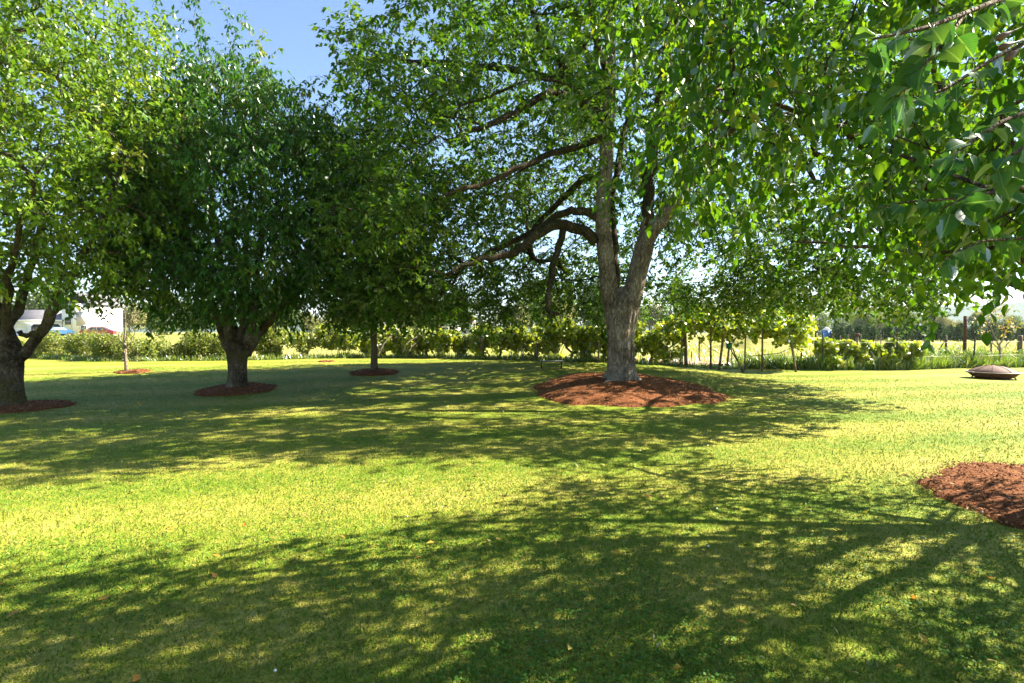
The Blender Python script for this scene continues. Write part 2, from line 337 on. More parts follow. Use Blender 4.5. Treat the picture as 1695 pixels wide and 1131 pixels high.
m2 = nt.nodes.new('ShaderNodeMixShader'); nt.links.new(math_n(nt, 'MULTIPLY', fr.outputs[0], 0.22), m2.inputs[0]); nt.links.new(mx.outputs[0], m2.inputs[1]); nt.links.new(g.outputs[0], m2.inputs[2])
nt.links.new(m2.outputs[0], out.inputs[0]); M['near_leaf'] = m

# ------------------------------------------------------------------ the ground
def grid(name, xs, ys, zf, mat, parent=None, **kw):
    Xg, Yg = np.meshgrid(xs, ys); Z = zf(Xg, Yg); V = np.stack([Xg, Yg, Z], -1).reshape(-1, 3)
    i = np.arange(len(xs) * len(ys)).reshape(len(ys), len(xs))
    q = np.stack([i[:-1, :-1], i[:-1, 1:], i[1:, 1:], i[1:, :-1]], -1).reshape(-1, 4)
    return obj(name, mesh_np(name, V, [q], smooth=True), mat, parent, **kw)
def field_z(X, Y):
    return -0.03 + 0.95 * sstepv(-22, -48, X) * sstepv(40, 66, Y)
xs = np.concatenate([[-6000, -2500, -1000, -400, -220], np.linspace(-140, 140, 57), [220, 400, 1000, 2500, 6000]])
ys = np.concatenate([[-3000, -800, -200, -60], np.linspace(-30, 200, 47), [300, 500, 1000, 2500, 6500]])
grid('field', xs, ys, field_z, M['field'], kind='structure')
# line of the hedge and fence: photo pixels where their feet meet the lawn
HL = [G(-60, 596), G(0, 594), G(60, 593), G(150, 598), G(240, 598), G(330, 597), G(420, 596), G(500, 594), G(570, 593), G(650, 593), G(800, 594), G(900, 597), G(950, 599), G(1060, 603), G(1133, 607), G(1240, 610), G(1362, 613), G(1485, 613), G(1613, 609), G(1695, 608), G(1850, 608)]
HX = np.array([h[0] for h in HL]); HYd = np.array([h[1] for h in HL])
def hedge_y(X): return np.interp(X, HX, HYd)
def lawn_z(X, Y):
    z = gzv(X, Y); e = hedge_y(X) + 0.9
    return np.where(Y > e, z - (Y - e) * 0.55, z)
grid('lawn', np.linspace(-46, 40, 216), np.linspace(-9, 30, 131), lawn_z, M['lawn'], kind='structure')
Vh = []
for k, a in enumerate(np.linspace(-70, 70, 141)):
    r = 2600; h = 38 + 22 * nz((a * 0.05, 3, 1)) + 14 * nz((a * 0.35, 7, 2)) + 6 * nz((a * 1.7, 9, 2)) + 62 * sstep(22, 36, a)
    x = r * math.sin(math.radians(a)); y = r * math.cos(math.radians(a)); Vh += [(x * 0.85, y * 0.85, -3), (x, y, max(12, h)), (x * 1.15, y * 1.15, -3)]
i = np.arange(len(Vh)).reshape(-1, 3)
obj('hills', mesh_np('hills', np.array(Vh), [np.vstack([np.stack([i[:-1, c], i[1:, c], i[1:, c + 1], i[:-1, c + 1]], -1) for c in (0, 1)])], smooth=True), M['hills'], kind='structure')
gx0, gy0, _ = G(1140, 601)
xs = np.linspace(7.2, 15.0, 30); ys = np.linspace(24.2, 31.5, 28)
grid('garden_soil', xs, ys, lambda X, Y: 0.03 + 0.05 * np.sin(Y * 5.5) + 0.03 * np.sin(X * 2.1 + Y) , M['soil'], kind='structure')
def mound_z(X, Y): return -0.1 + 1.75 * np.exp(-(((X - 21.5) / 2.6) ** 2 + ((Y - 46) / 2.0) ** 2)) + 0.1 * np.sin(X * 3) * np.cos(Y * 2.5)
grid('earth_mound', np.linspace(16, 27, 34), np.linspace(41, 51, 30), mound_z, M['field'], kind='structure')

# ------------------------------------------------------------------ leaves and trees
T4 = np.array([[0, 0, 0], [0.5, 0, -0.05], [1, 0, -0.16], [0.42, 0.5, 0.05], [0.42, -0.5, 0.05]])
F4 = np.array([[0, 4, 1], [1, 4, 2], [0, 1, 3], [1, 2, 3]])
T8 = np.array([[0, 0, 0], [0.5, 0, -0.04], [1, 0, -0.14], [0.2, 0.40, 0.03], [0.55, 0.44, 0.04], [0.85, 0.17, -0.03], [0.2, -0.40, 0.03], [0.55, -0.44, 0.04], [0.85, -0.17, -0.03]])
F8 = np.array([[0, 1, 3], [3, 1, 4], [4, 1, 5], [5, 1, 2], [0, 6, 1], [6, 7, 1], [7, 8, 1], [8, 2, 1]])
TQ = np.array([[0, 0, 0], [0.5, 0.5, 0.06], [1, 0, -0.1], [0.5, -0.5, 0.06]]); FQ = np.array([[0, 3, 1], [1, 3, 2]])
TG = np.array([[0, 0, 0], [0.12, 0.5, 0.05], [0.62, 0.46, 0.0], [1, 0, -0.12], [0.62, -0.46, 0.0], [0.12, -0.5, 0.05]]); FG = np.array([[0, 2, 1], [0, 3, 2], [0, 4, 3], [0, 5, 4]])
def leaves(name, Ps, A, Nn, L, W, T, Fc, rng, mat, parent, v=None, **kw):
    n = len(Ps); A = unit(A); Nn = unit(Nn - A * np.sum(A * Nn, 1)[:, None]); S = np.cross(Nn, A)
    L = np.broadcast_to(L, (n,)); W = np.broadcast_to(W, (n,))
    V = Ps[:, None, :] + A[:, None, :] * (T[None, :, 0, None] * L[:, None, None]) + S[:, None, :] * (T[None, :, 1, None] * W[:, None, None]) + Nn[:, None, :] * (T[None, :, 2, None] * L[:, None, None])
    k = len(T); Fa = (Fc[None] + (np.arange(n) * k)[:, None, None]).reshape(-1, Fc.shape[1])
    if v is None: v = np.clip(rng.normal(0.45, 0.24, n), 0, 1)
    return obj(name, mesh_np(name, V.reshape(-1, 3), [Fa], np.repeat(v, k)), mat, parent, **kw)
def rand_unit(rng, n): return unit(rng.normal(size=(n, 3)))

def blend(o, vox=0.022, it=3):
    m_ = o.modifiers.new('remesh', 'REMESH'); m_.mode = 'VOXEL'; m_.voxel_size = vox; m_.use_smooth_shade = True
    m_ = o.modifiers.new('smooth', 'SMOOTH'); m_.iterations = it; m_.factor = 0.5; return o
def split_limbs(limbs, tr, lm, thick, sides, ridge, ph):
    for a, b in limbs:
        k = int(np.sum(b > thick)) if b[0] > thick else 0
        if k >= 2: tr.tube(a[:k + 1], b[:k + 1], 20, ridge, ph)
        if k < len(a) - 1: s0 = max(0, k - 1); lm.tube(a[s0:], b[s0:], sides, ridge, ph)
class Skel:
    def __init__(s, rng):
        s.rng = rng; s.pos = np.zeros((60000, 3)); s.dir = np.zeros((60000, 3)); s.par = []; s.pre = []; s.n = 0; s.paths = []; s.tips = []; s.limbs = []; s.attach_ok = []
    def node(s, p, par, pre=0.0, ok=True):
        s.pos[s.n] = p
        s.dir[s.n] = unit(s.pos[s.n] - s.pos[par]) if par >= 0 else (0, 0, 1)
        s.par.append(par); s.pre.append(pre); s.attach_ok.append(ok); s.n += 1; return s.n - 1
    def limb(s, pts, sub=4, ok_from=0.0, wob=0.0):
        """pts: (x,y,z,r); smoothed, attached to the nearest node"""
        pts = np.array(pts, float); k = len(pts)
        tt = np.linspace(0, k - 1, (k - 1) * sub + 1); out = []
        for t in tt:                                   # Catmull-Rom
            i = min(int(t), k - 2); f = t - i
            p0, p1, p2, p3 = pts[max(i - 1, 0)], pts[i], pts[i + 1], pts[min(i + 2, k - 1)]
            out.append(0.5 * ((2 * p1) + (-p0 + p2) * f + (2 * p0 - 5 * p1 + 4 * p2 - p3) * f * f + (-p0 + 3 * p1 - 3 * p2 + p3) * f ** 3))
        out = np.array(out)
        if wob: out[1:-1, :3] += s.rng.normal(0, wob, (len(out) - 2, 3))
        if s.n: par = int(np.argmin(np.sum((s.pos[:s.n] - out[0, :3]) ** 2, 1)))
        else: par = -1
        ids = []
        for j, o in enumerate(out):
            par = s.node(o[:3], par, max(o[3], 0.004), j / len(out) >= ok_from); ids.append(par)
        s.limbs.append((out[:, :3], np.maximum(out[:, 3], 0.004))); return ids
    def grow(s, att, step=0.45, arch=0.25, wob=0.05, rise=0.0):
        rng = s.rng
        d0 = np.array([np.min(np.sum((s.pos[:s.n] - a) ** 2, 1)) for a in att]); att = att[np.argsort(d0)]
        for a in att:
            ok = np.array(s.attach_ok)
            dv = a - s.pos[:s.n]; d = np.linalg.norm(dv, axis=1)
            al = np.sum(s.dir[:s.n] * dv, 1) / (d + 1e-6)
            cost = d * (1.25 - 0.35 * al) + (~ok) * 100
            q = int(np.argmin(cost)); L = d[q]
            if L < 0.05: continue
            k = max(1, int(math.ceil(L / step)))
            c = s.pos[q] + s.dir[q] * L * arch + np.array([0, 0, rise * L]) + rng.normal(0, 0.04 * L, 3)
            c = 0.5 * (c + 0.5 * (s.pos[q] + a)) + 0.0
            par = q; ids = [q]
            for j in range(1, k + 1):
                f = j / k; p = (1 - f) ** 2 * s.pos[q] + 2 * f * (1 - f) * c + f * f * a
                if j < k: p = p + rng.normal(0, wob * min(1, L), 3)
                par = s.node(p, par); ids.append(par)
            s.paths.append(ids); s.tips.append(par)
    def radii(s, rt=0.006, e=0.47):
        cnt = np.zeros(s.n)
        for t in s.tips: cnt[t] += 1
        for i in range(s.n - 1, -1, -1):
            if s.par[i] >= 0: cnt[s.par[i]] += cnt[i]
        r = rt * np.maximum(cnt, 1) ** e
        return np.where(np.array(s.pre) > 0, np.array(s.pre), r)
    def branch_mesh(s, mb, r, sides=5):
        for ids in s.paths:
            p = s.pos[ids]; rr = r[ids].copy(); rr[0] = min(rr[0], rr[1] * 1.15); rr[-1] *= 0.6
            mb.tube(p, rr, 3 if rr[0] < 0.012 else sides, cap=False)
def crown_points(rng, n, centre, rad, keep, gap=0.0, gscale=0.5, inner=0.5, pin=0.35, off=0.0):
    out = []
    while len(out) < n:
        u = rng.uniform(-1, 1, 3); l = np.linalg.norm(u)
        if l > 1 or (l < inner and rng.random() > pin): continue
        p = np.array(centre) + u * np.array(rad)
        if not keep(p, u): continue
        if gap and nz(p, gscale, off) < gap - 0.5: continue
        out.append(p)
    return np.array(out)
def spray(rng, tips, dirs, ntw, tlen, nlf, droop, spread=1.0, jit=0.15):
    """short twigs round every tip, leaves along each: base points, axes, normals and twig ends"""
    n = len(tips)
    b = np.repeat(tips, ntw, 0) + rng.normal(0, jit, (n * ntw, 3))
    d = unit(np.repeat(dirs, ntw, 0) * 0.6 + rand_unit(rng, n * ntw) * spread + np.array([0, 0, -droop]))
    l = tlen * rng.uniform(0.6, 1.3, n * ntw)
    t = np.tile(np.linspace(0.2, 1.0, nlf), n * ntw) + rng.uniform(-0.06, 0.06, n * ntw * nlf)
    B = np.repeat(b, nlf, 0); D = np.repeat(d, nlf, 0); Ls = np.repeat(l, nlf)
    Pp = B + D * (t * Ls)[:, None]; Pp[:, 2] -= droop * 0.25 * t ** 2 * Ls
    return Pp, D, t, (b, b + d * l[:, None])
def twig_mesh(mb, ends, r=0.003, frac=1.0):
    a, b = ends; n = int(len(a) * frac); a = a[:n]; b = b[:n]
    w = unit(np.cross(b - a, np.array([0.3, 0.2, 1.0]))) * r; z = np.array([0, 0, r])
    V = np.stack([a + w, a - w, a + z * 1.5, b], 1).reshape(-1, 3)
    i = (np.arange(n) * 4)[:, None]
    mb.add(V, None, np.vstack([i + [0, 1, 3], i + [1, 2, 3], i + [2, 0, 3]]))

def mulch_bed(c, rx, ry, h, nchip, label, seed, chip=0.035):
    rng = np.random.default_rng(seed)
    e = empty('mulch_bed', (c[0], c[1], gz(c[0], c[1])), label=label, cat='mulch bed', group='red bark mulch beds round the trees')
    nr, na = 14, 56; V = []
    def edge(a): return 1 + 0.05 * math.sin(3 * a + seed) + 0.035 * math.sin(7 * a + 2 * seed) + 0.03 * math.sin(13 * a) + 0.02 * math.sin(23 * a + seed)
    def top(x, y, q): return gz(x, y) + h * (1 - q ** 2.2) + 0.02 * nz((x, y, 0), 3.0) * (1 - q * 0.5) + (0.022 if q < 0.99 else -0.05) + 0.05 * h * nz((x, y, 3), 1.2)
    for i in range(nr + 1):
        q = (i / nr) ** 0.8
        for j in range(na):
            a = 2 * math.pi * j / na; x = c[0] + rx * q * edge(a) * math.cos(a); y = c[1] + ry * q * edge(a) * math.sin(a)
            V.append((x, y, top(x, y, q)))
    idx = np.arange(len(V)).reshape(nr + 1, na); A = idx[:-1]; B = idx[1:]
    obj('mound', mesh_np('mound', np.array(V), [np.stack([A, B, np.roll(B, -1, 1), np.roll(A, -1, 1)], -1).reshape(-1, 4)], smooth=True), M['mulch'], e)
    q = np.sqrt(rng.random(nchip)) * 1.02 + np.where(rng.random(nchip) < .05, rng.random(nchip) * .14, 0); a = rng.random(nchip) * 2 * math.pi
    ed = 1 + 0.05 * np.sin(3 * a + seed) + 0.035 * np.sin(7 * a + 2 * seed)
    X = c[0] + rx * q * ed * np.cos(a); Y = c[1] + ry * q * ed * np.sin(a)
    Z = np.array([top(x, y, min(qq, 0.98)) for x, y, qq in zip(X, Y, q)]) + 0.006
    ax = rand_unit(rng, nchip); ax[:, 2] *= 0.35; nn = rand_unit(rng, nchip) * 0.7 + np.array([0, 0, 1])
    L = chip * rng.uniform(0.5, 1.8, nchip)
    leaves('wood_chips', np.stack([X, Y, Z], -1) - unit(ax) * L[:, None] / 2, ax, nn, L, L * rng.uniform(0.2, 0.5, nchip), TQ, FQ, rng, M['wood_chip'], e, np.clip(rng.normal(0.5, 0.25, nchip), 0, 1), kind='stuff')
    return e

def shade_at(p):
    t = p[2] / math.tan(SUN_EL); return p[0] - SUN_AZ.x * t, p[1] - SUN_AZ.y * t
WL = ([-12, -9, -5, -4, 1.2, 6.9, 12], [4.0, 4.4, 5.2, 5.8, 7.2, 9.8, 12])          # near edge of the walnut's shade on the lawn
PL = ([-9, -6, -2.8, -1.3, -0.5, 1.25, 3.8, 6], [1.5, 1.9, 2.7, 3.3, 4.3, 6.4, 6.9, 6.3])  # far edge of the pear's shade
# ---- the big walnut ------------------------------------------------------------
WX, WY = 2.85, 13.2
def walnut():
    rng = np.random.default_rng(11)
    bz = 0.24 + gz(WX, WY)
    e = empty('walnut_tree', (WX, WY, bz), label='tall walnut tree with pale furrowed forked trunk rising from the widest mulch bed', cat='tree')
    s = Skel(rng)
    def q(px, py, d, rpx): x, y, z = P(px, py, d); return (x, y, z, rpx * d / F)
    d = WY
    tr = MB()
    prof = [(1030, 652, 39), (1030, 642, 31), (1029, 630, 26), (1028, 612, 23), (1027, 590, 22), (1027, 570, 22), (1027, 550, 22), (1028, 530, 22.5), (1030, 512, 23.5), (1031, 497, 21), (1032, 484, 13), (1032, 474, 5)]
    pts = [q(a, b, d, r) for a, b, r in prof]
    s.limb(pts, 4, 2.0); o = s.limbs.pop(); tr.tube(o[0], o[1], 72, 0.055, 0.4)
    for k_ in range(7):
        a_ = k_ * 0.9 + 0.3; rr_ = 0.55 + 0.2 * math.sin(k_ * 2.1)
        cx0, cy0, cz0 = P(1029, 632, d); tr.tube([(cx0 + math.cos(a_) * .22, cy0 + math.sin(a_) * .22, cz0 + .34), (cx0 + math.cos(a_) * .36, cy0 + math.sin(a_) * .36, cz0 + .10), (cx0 + math.cos(a_) * rr_, cy0 + math.sin(a_) * rr_, cz0 - .06), (cx0 + math.cos(a_) * (rr_ + .2), cy0 + math.sin(a_) * (rr_ + .2), cz0 - .2)], [.12, .12, .09, .06], 12)
    l1 = [q(1021, 565, d, 12), q(1016, 525, d, 14), q(1010, 490, d, 14.5), q(1004, 440, d - .05, 13.5), (*P(998, 380, d - .1), .2), q(997, 340, d - .1, 12), q(1002, 270, d, 11.5), q(1006, 190, d + .1, 10.5), q(1009, 100, d + .2, 9), q(1002, 0, d + .3, 7), q(995, -80, d + .4, 4), q(1000, -140, d + .4, 2)]
    l2 = [q(1036, 565, d, 13), q(1041, 525, d, 15), q(1047, 490, d - .05, 16), q(1056, 450, d - .1, 15.5), q(1066, 410, d - .15, 15), q(1071, 385, d - .15, 13)]
    for L in (l1, l2):
        s.limb(L, 4, 0.45); o = s.limbs.pop(); tr.tube(o[0], o[1], 36, 0.03, 1.3)
    def limb(*a, ok=0.15): s.limb([q(*x) for x in a], 4, ok, 0.025)
    # stem behind, and the stems of the right fork
    limb((1020, 505, d + .2, 7), (1018, 430, d + .3, 6.5), (1013, 350, d + .5, 6), (1022, 270, d + .9, 5), (1040, 180, d + 1.6, 4.5), (1050, 80, d + 2.3, 3.5), (1050, 0, d + 3, 2))
    limb((1069, 395, d - .15, 11), (1069, 350, d - .1, 9.5), (1074, 280, d, 9), (1088, 200, d + .1, 8.5), (1096, 120, d + .2, 8), (1104, 40, d + .3, 6), (1110, -50, d + .4, 3))
    limb((1070, 395, d - .15, 12), (1092, 370, d - .25, 11.5), (1115, 338, d - .4, 11), (1140, 295, d - .5, 11), (1170, 258, d - .5, 10), (1205, 220, d - .6, 9), (1260, 185, d - .7, 8), (1290, 205, d - .8, 6.5), (1315, 250, d - 1, 5), (1345, 300, d - 1.2, 3))
    limb((1275, 190, d - .7, 7), (1310, 200, d - .7, 6), (1340, 228, d - .8, 5), (1348, 258, d - 1, 4.5), (1410, 270, d - 1.2, 3.5), (1460, 310, d - 1.3, 2))
    limb((1205, 218, d - .6, 8), (1255, 110, d - .5, 8.5), (1290, 65, d - .4, 8.5), (1335, 38, d - .5, 7.5), (1400, 42, d - .8, 7), (1470, 66, d - 1.2, 5), (1550, 100, d - 1.5, 3))
    limb((1290, 65, d - .4, 6), (1340, 20, d - .2, 5.5), (1400, -30, d, 4), (1450, -90, d, 2.5))
    limb((985, 400, d - .1, 9), (962, 382, d - .2, 9), (925, 373, d - .4, 8.5), (885, 392, d - .7, 8), (850, 418, d - 1, 6.5), (800, 430, d - 1.4, 5), (740, 455, d - 1.8, 3))
    limb((990, 362, d - .1, 7), (960, 350, d, 6.5), (930, 355, d + .2, 6), (890, 380, d + .5, 5.5), (830, 410, d + 1.0, 4.5), (770, 440, d + 1.5, 3))
    limb((935, 376, d - .4, 6), (922, 420, d - .6, 5.5), (910, 470, d - .9, 5), (908, 510, d - 1.1, 4), (925, 520, d - 1.3, 2.5))
    limb((1002, 200, d, 9), (975, 185, d - .1, 8.5), (950, 150, d - .3, 8), (925, 110, d - .5, 7), (900, 70, d - .8, 6), (880, 20, d - 1.2, 4.5), (850, -40, d - 1.6, 3))
    limb((955, 155, d - .3, 6.5), (900, 160, d - .9, 6), (850, 190, d - 1.6, 5.5), (800, 215, d - 2.3, 4.5), (740, 235, d - 3, 3))
    limb((998, 300, d, 6), (960, 300, d + .7, 5.5), (915, 345, d + 1.6, 4.5), (870, 400, d + 2.6, 3.5))
    limb((1005, 230, d, 6), (930, 250, d - .4, 5.5), (870, 275, d - 1.0, 5), (790, 310, d - 1.8, 4), (720, 330, d - 2.4, 3))
    limb((940, 140, d - .3, 6), (860, 120, d + .3, 5.5), (760, 110, d + .8, 5), (660, 105, d + 1.0, 4), (560, 110, d + 1.0, 2.5))
    limb((1003, 240, d, 5.5), (985, 150, d + 1.5, 5), (960, 60, d + 3, 4), (930, -20, d + 4.5, 3))
    limb((1090, 190, d, 6), (1160, 190, d + 1.6, 5), (1240, 200, d + 3, 4), (1320, 260, d + 4.2, 3))
    limb((1005, 150, d + .1, 6), (985, 60, d - 1.4, 5.5), (950, -60, d - 3.0, 4.5), (920, -220, d - 4.5, 3))
    limb((1096, 110, d, 6), (1130, 10, d - 1.6, 5), (1180, -120, d - 3.4, 4), (1230, -330, d - 5, 3))
    # crown: an umbrella of leaves, open underneath
    def keep(p, u):
        r = math.hypot(p[0] - WX, p[1] - WY); x, y, z = p
        if y < 7.4: return False
        zm = 2.25 + 0.5 * nz((x, y, 0), 0.6)
        if r < 4.6: zm = 3.7 - 0.2 * (r - 3)
        if r < 2.4: zm = 4.6
        if y < 10.5: zm = max(zm, 3.2 + (10.5 - y) * 0.38)
        if x > WX + 4.5: zm += 0.15
        gx, gy = shade_at(p)
        if gy < np.interp(gx, *WL) + .25 * nz((gx, gy, 1), .8): return False
        px = CX + x / y * F
        if y < 12.4 and 690 < px < 1470 and z < 1.6 + (0.40 if px < 1260 else 0.33) * y + 0.35 * nz((x, y, 2), 0.8) and rng.random() > 0.10: return False
        if x < -3.0: zm = max(zm, 2.6)
        return z > zm
    att = crown_points(rng, 1750, (WX + .4, WY + 1.2, 6.3), (8.6, 6.9, 5.6), keep, 0.40, 0.62, 0.55, 0.5, 3.3)
    ex = []
    while len(ex) < 640:                               # the low skirt of the crown
        a = rng.uniform(0, 2 * math.pi); rr = rng.uniform(0.62, 1.0); x = WX + .4 + 8.3 * rr * math.cos(a); y = WY + 1.2 + 7.0 * rr * math.sin(a)
        zl = (2.1 if x < WX + 3 else 2.45) + 0.5 * nz((x, y, 0), 0.6); zl = zl if y > 11 else max(zl, 3.2 + (11 - y) * .4)
        px = CX + x / y * F
        if y < 12.4 and 690 < px < 1470: continue
        if y > 7.6 and nz((x, y, 5), .5) > -.28: ex.append((x, y, zl + abs(rng.normal(0, 1.1))))
    att = np.vstack([att, np.array(ex)])
    s.grow(att, 0.5, 0.3, 0.06, 0.05)
    r = s.radii(0.0065, 0.46)
    lm = MB()
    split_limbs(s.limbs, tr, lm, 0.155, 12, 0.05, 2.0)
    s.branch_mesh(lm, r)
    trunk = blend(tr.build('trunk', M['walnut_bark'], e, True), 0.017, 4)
    # old pruning wounds on the trunk
    for (px, py, r, ax, mt) in ((1027, 552, 0.17, (-0.1, -1, 0.1), 'old_scar'), (1049, 572, 0.13, (0.75, -0.8, 0.0), 'scar')):
        a = np.array(unit(np.array(ax, float))); c = np.array(P(1027, py, d)) + a * 0.335
        mb = MB(); prf = [(-0.16, 1.2), (-0.05, 1.12), (0.0, 1.0), (0.025, 0.86), (0.02, 0.74), (0.005, 0.4), (0.0, 0.02)]
        mb.tube([c + a * (h - 0.04) * 0.7 for h, _ in prf], [r * k for _, k in prf], 18, 0.03); mb.build('pruning_scar', M[mt], trunk, True)
    tips = s.pos[s.tips]; dirs = s.dir[s.tips]
    Pp, D, t, ends = spray(rng, tips, dirs, 9, 0.32, 4, 0.35, 0.95, 0.27)
    twig_mesh(lm, ends, 0.004)
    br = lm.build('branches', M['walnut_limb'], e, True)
    side = unit(np.cross(D, np.array([0, 0, 1.0])) + rng.normal(0, 0.15, D.shape))
    allP = []; allA = []; 
    for sg in (-1, 1):
        allP.append(Pp); allA.append(D * 0.45 + side * sg * 0.9 + np.array([0, 0, -0.35]) + rng.normal(0, 0.2, D.shape))
    Pl = np.vstack(allP); A = np.vstack(allA); n = len(Pl)
    Nn = np.array([0, 0, 1.0]) + rng.normal(0, 0.42, (n, 3))
    vv = np.clip(np.tile(np.repeat(rng.normal(0.42, 0.17, len(tips)), 9 * 4), 2) + rng.normal(0, 0.15, n), 0, 1)
    L = rng.uniform(0.10, 0.17, n)
    leaves('crown', Pl, A, Nn, L, L * 0.56, T4, F4, rng, M['walnut_leaf'], e, vv, kind='stuff')
    return e
walnut()
mulch_bed((WX + 0.05, WY + 0.1), 2.38, 2.6, 0.27, 9000, 'widest red bark mulch mound, under the pale forked walnut trunk', 3)

# ---- generic orchard tree ------------------------------------------------------
def orchard(name, label, base, trunk_pts, limbs, natt, centre, rad, keep, bark, leafm, seed, leaf=(0.09, 0.15, 0.42), ntw=6, tlen=0.3, nlf=5, droop=0.5, gap=0.25, gs=0.7, hang=0.7, extra=None, T=T4, Fc=F4, inner=0.5, fruit=0, sides=28, vm=0.45, rt=0.006, jit=0.16, parent_kw=None):
    rng = np.random.default_rng(seed)
    e = empty(name, base, label=label, cat='tree')
    s = Skel(rng); tr = MB()
    s.limb(trunk_pts, 4, 2.0); o = s.limbs.pop(); tr.tube(o[0], o[1], sides, 0.05, seed)
    for i, L in enumerate(limbs):
        s.limb(L, 4, 0.3, 0.02)
    bm_ = MB(); split_limbs(s.limbs, tr, bm_, 0.05 if sides > 10 else 9, 9, 0.05, seed * 1.7)
    tk = tr.build('trunk', bark, e, True)
    if sides > 10: blend(tk, 0.02)
    att = crown_points(rng, natt, centre, rad, keep, gap, gs, inner, 0.4, seed * 1.3)
    if extra is not None: att = np.vstack([att, extra])
    s.grow(att, 0.4, 0.3, 0.05, 0.05); r = s.radii(rt, 0.46)
    s.branch_mesh(bm_, r)
    tips = s.pos[s.tips]; dirs = s.dir[s.tips]
    Pp, D, t, ends = spray(rng, tips, dirs, ntw, tlen, nlf, droop, 0.9, jit)
    twig_mesh(bm_, ends, 0.0035)
    bm_.build('branches', bark, e, True)
    n = len(Pp)
    A = D * 0.5 + rand_unit(rng, n) * 0.75 + np.array([0, 0, -hang])
    Nn = np.array([0, 0, 0.9]) + rng.normal(0, 0.5, (n, 3)) + D * 0.5
    L = rng.uniform(leaf[0], leaf[1], n)
    vv = np.clip(np.repeat(rng.normal(vm, 0.16, len(tips)), ntw * nlf) + rng.normal(0, 0.16, n), 0, 1)
    leaves('crown', Pp, A, Nn, L, L * leaf[2], T, Fc, rng, leafm, e, vv, kind='stuff')
    if fruit:
        k = rng.choice(n, fruit); c = Pp[k] + np.array([0, 0, -0.05])
        o = np.array([[0, 0, 1], [1, 0, 0], [0, 1, 0], [-1, 0, 0], [0, -1, 0], [0, 0, -1]]) * 0.013
        V = (c[:, None] + o[None]).reshape(-1, 3); f = np.array([[0, 1, 2], [0, 2, 3], [0, 3, 4], [0, 4, 1], [5, 2, 1], [5, 3, 2], [5, 4, 3], [5, 1, 4]])
        obj('cherries', mesh_np('cherries', V, [(f[None] + (np.arange(fruit) * 6)[:, None, None]).reshape(-1, 3)]), M['cherry_fruit'], e, kind='stuff')
    return e, s
def qd(d, k=1.0): return lambda px, py, rpx, dd=0.0: (*P(px, py, d + dd), k * rpx * (d + dd) / F)

# ---- cherry in the middle left
cb = G(391, 646); q = qd(cb[1], 0.80); CXm, CYm = cb[0], cb[1]
rngc = np.random.default_rng(5)
lead = []
for (px0, py0, px1, py1) in ((335, 170, 332, 0), (300, 160, 270, 25), (372, 180, 400, 55), (410, 190, 442, 95)):
    for f in np.linspace(0, 1, 6):
        lead.append(np.array(P(px0 + (px1 - px0) * f, py0 + (py1 - py0) * f, CYm + rngc.normal(0, 0.25))) + rngc.normal(0, 0.06, 3))
def keep_c(p, u):
    zm = 1.75 + 0.45 * nz((p[0], p[1], 1), 0.8); r = math.hypot(p[0] - CXm, p[1] - CYm)
    if r < 1.0: zm = 2.3
    return p[2] > zm
orchard('cherry_tree', 'cherry tree with dark stout trunk splitting low into several stems over a mulch ring', (cb[0], cb[1], cb[2] + 0.04),
        [q(391, 652, 27), q(391, 644, 24), q(391, 634, 20), q(392, 615, 18), q(392, 595, 19), q(393, 578, 23), q(394, 566, 20)],
        [[q(383, 590, 9), q(372, 565, 8.5), q(366, 545, 8), q(350, 500, 7, -.3), q(320, 430, 5, -.8), q(300, 350, 3, -1.2)],
         [q(385, 585, 8), q(379, 555, 8, -.1), q(374, 510, 7, -.2), q(365, 420, 6, -.2), q(350, 300, 4), q(335, 170, 3)],
         [q(400, 580, 9, .1), q(402, 545, 9, .1), q(405, 490, 7, .4), q(410, 400, 5, .8), q(420, 290, 3, 1.2)],
         [q(405, 585, 9), q(414, 555, 9, -.1), q(420, 520, 7.5, -.2), q(430, 430, 6, -.4), q(440, 320, 4, -.6), q(430, 200, 3, -.6)],
         [q(408, 588, 9), q(425, 560, 8.5), q(445, 535, 8, .1), q(480, 500, 6, .2), q(510, 440, 4.5, .3), q(530, 360, 3, .3)],
         [q(395, 570, 8, .2), q(380, 520, 7, .8), q(340, 440, 5, 1.6), q(300, 380, 3, 2.2)]],
        860, (CXm + 0.1, CYm, 4.9), (3.35, 3.0, 3.45), keep_c, M['cherry_bark'], M['cherry_leaf'], 21,
        (0.11, 0.18, 0.42), 11, 0.36, 6, 0.40, 0.30, 1.3, 0.65, np.array(lead), fruit=500)
mulch_bed((cb[0], cb[1]), 0.95, 0.95, 0.10, 2500, 'red mulch ring round the low-splitting dark cherry trunk', 8)

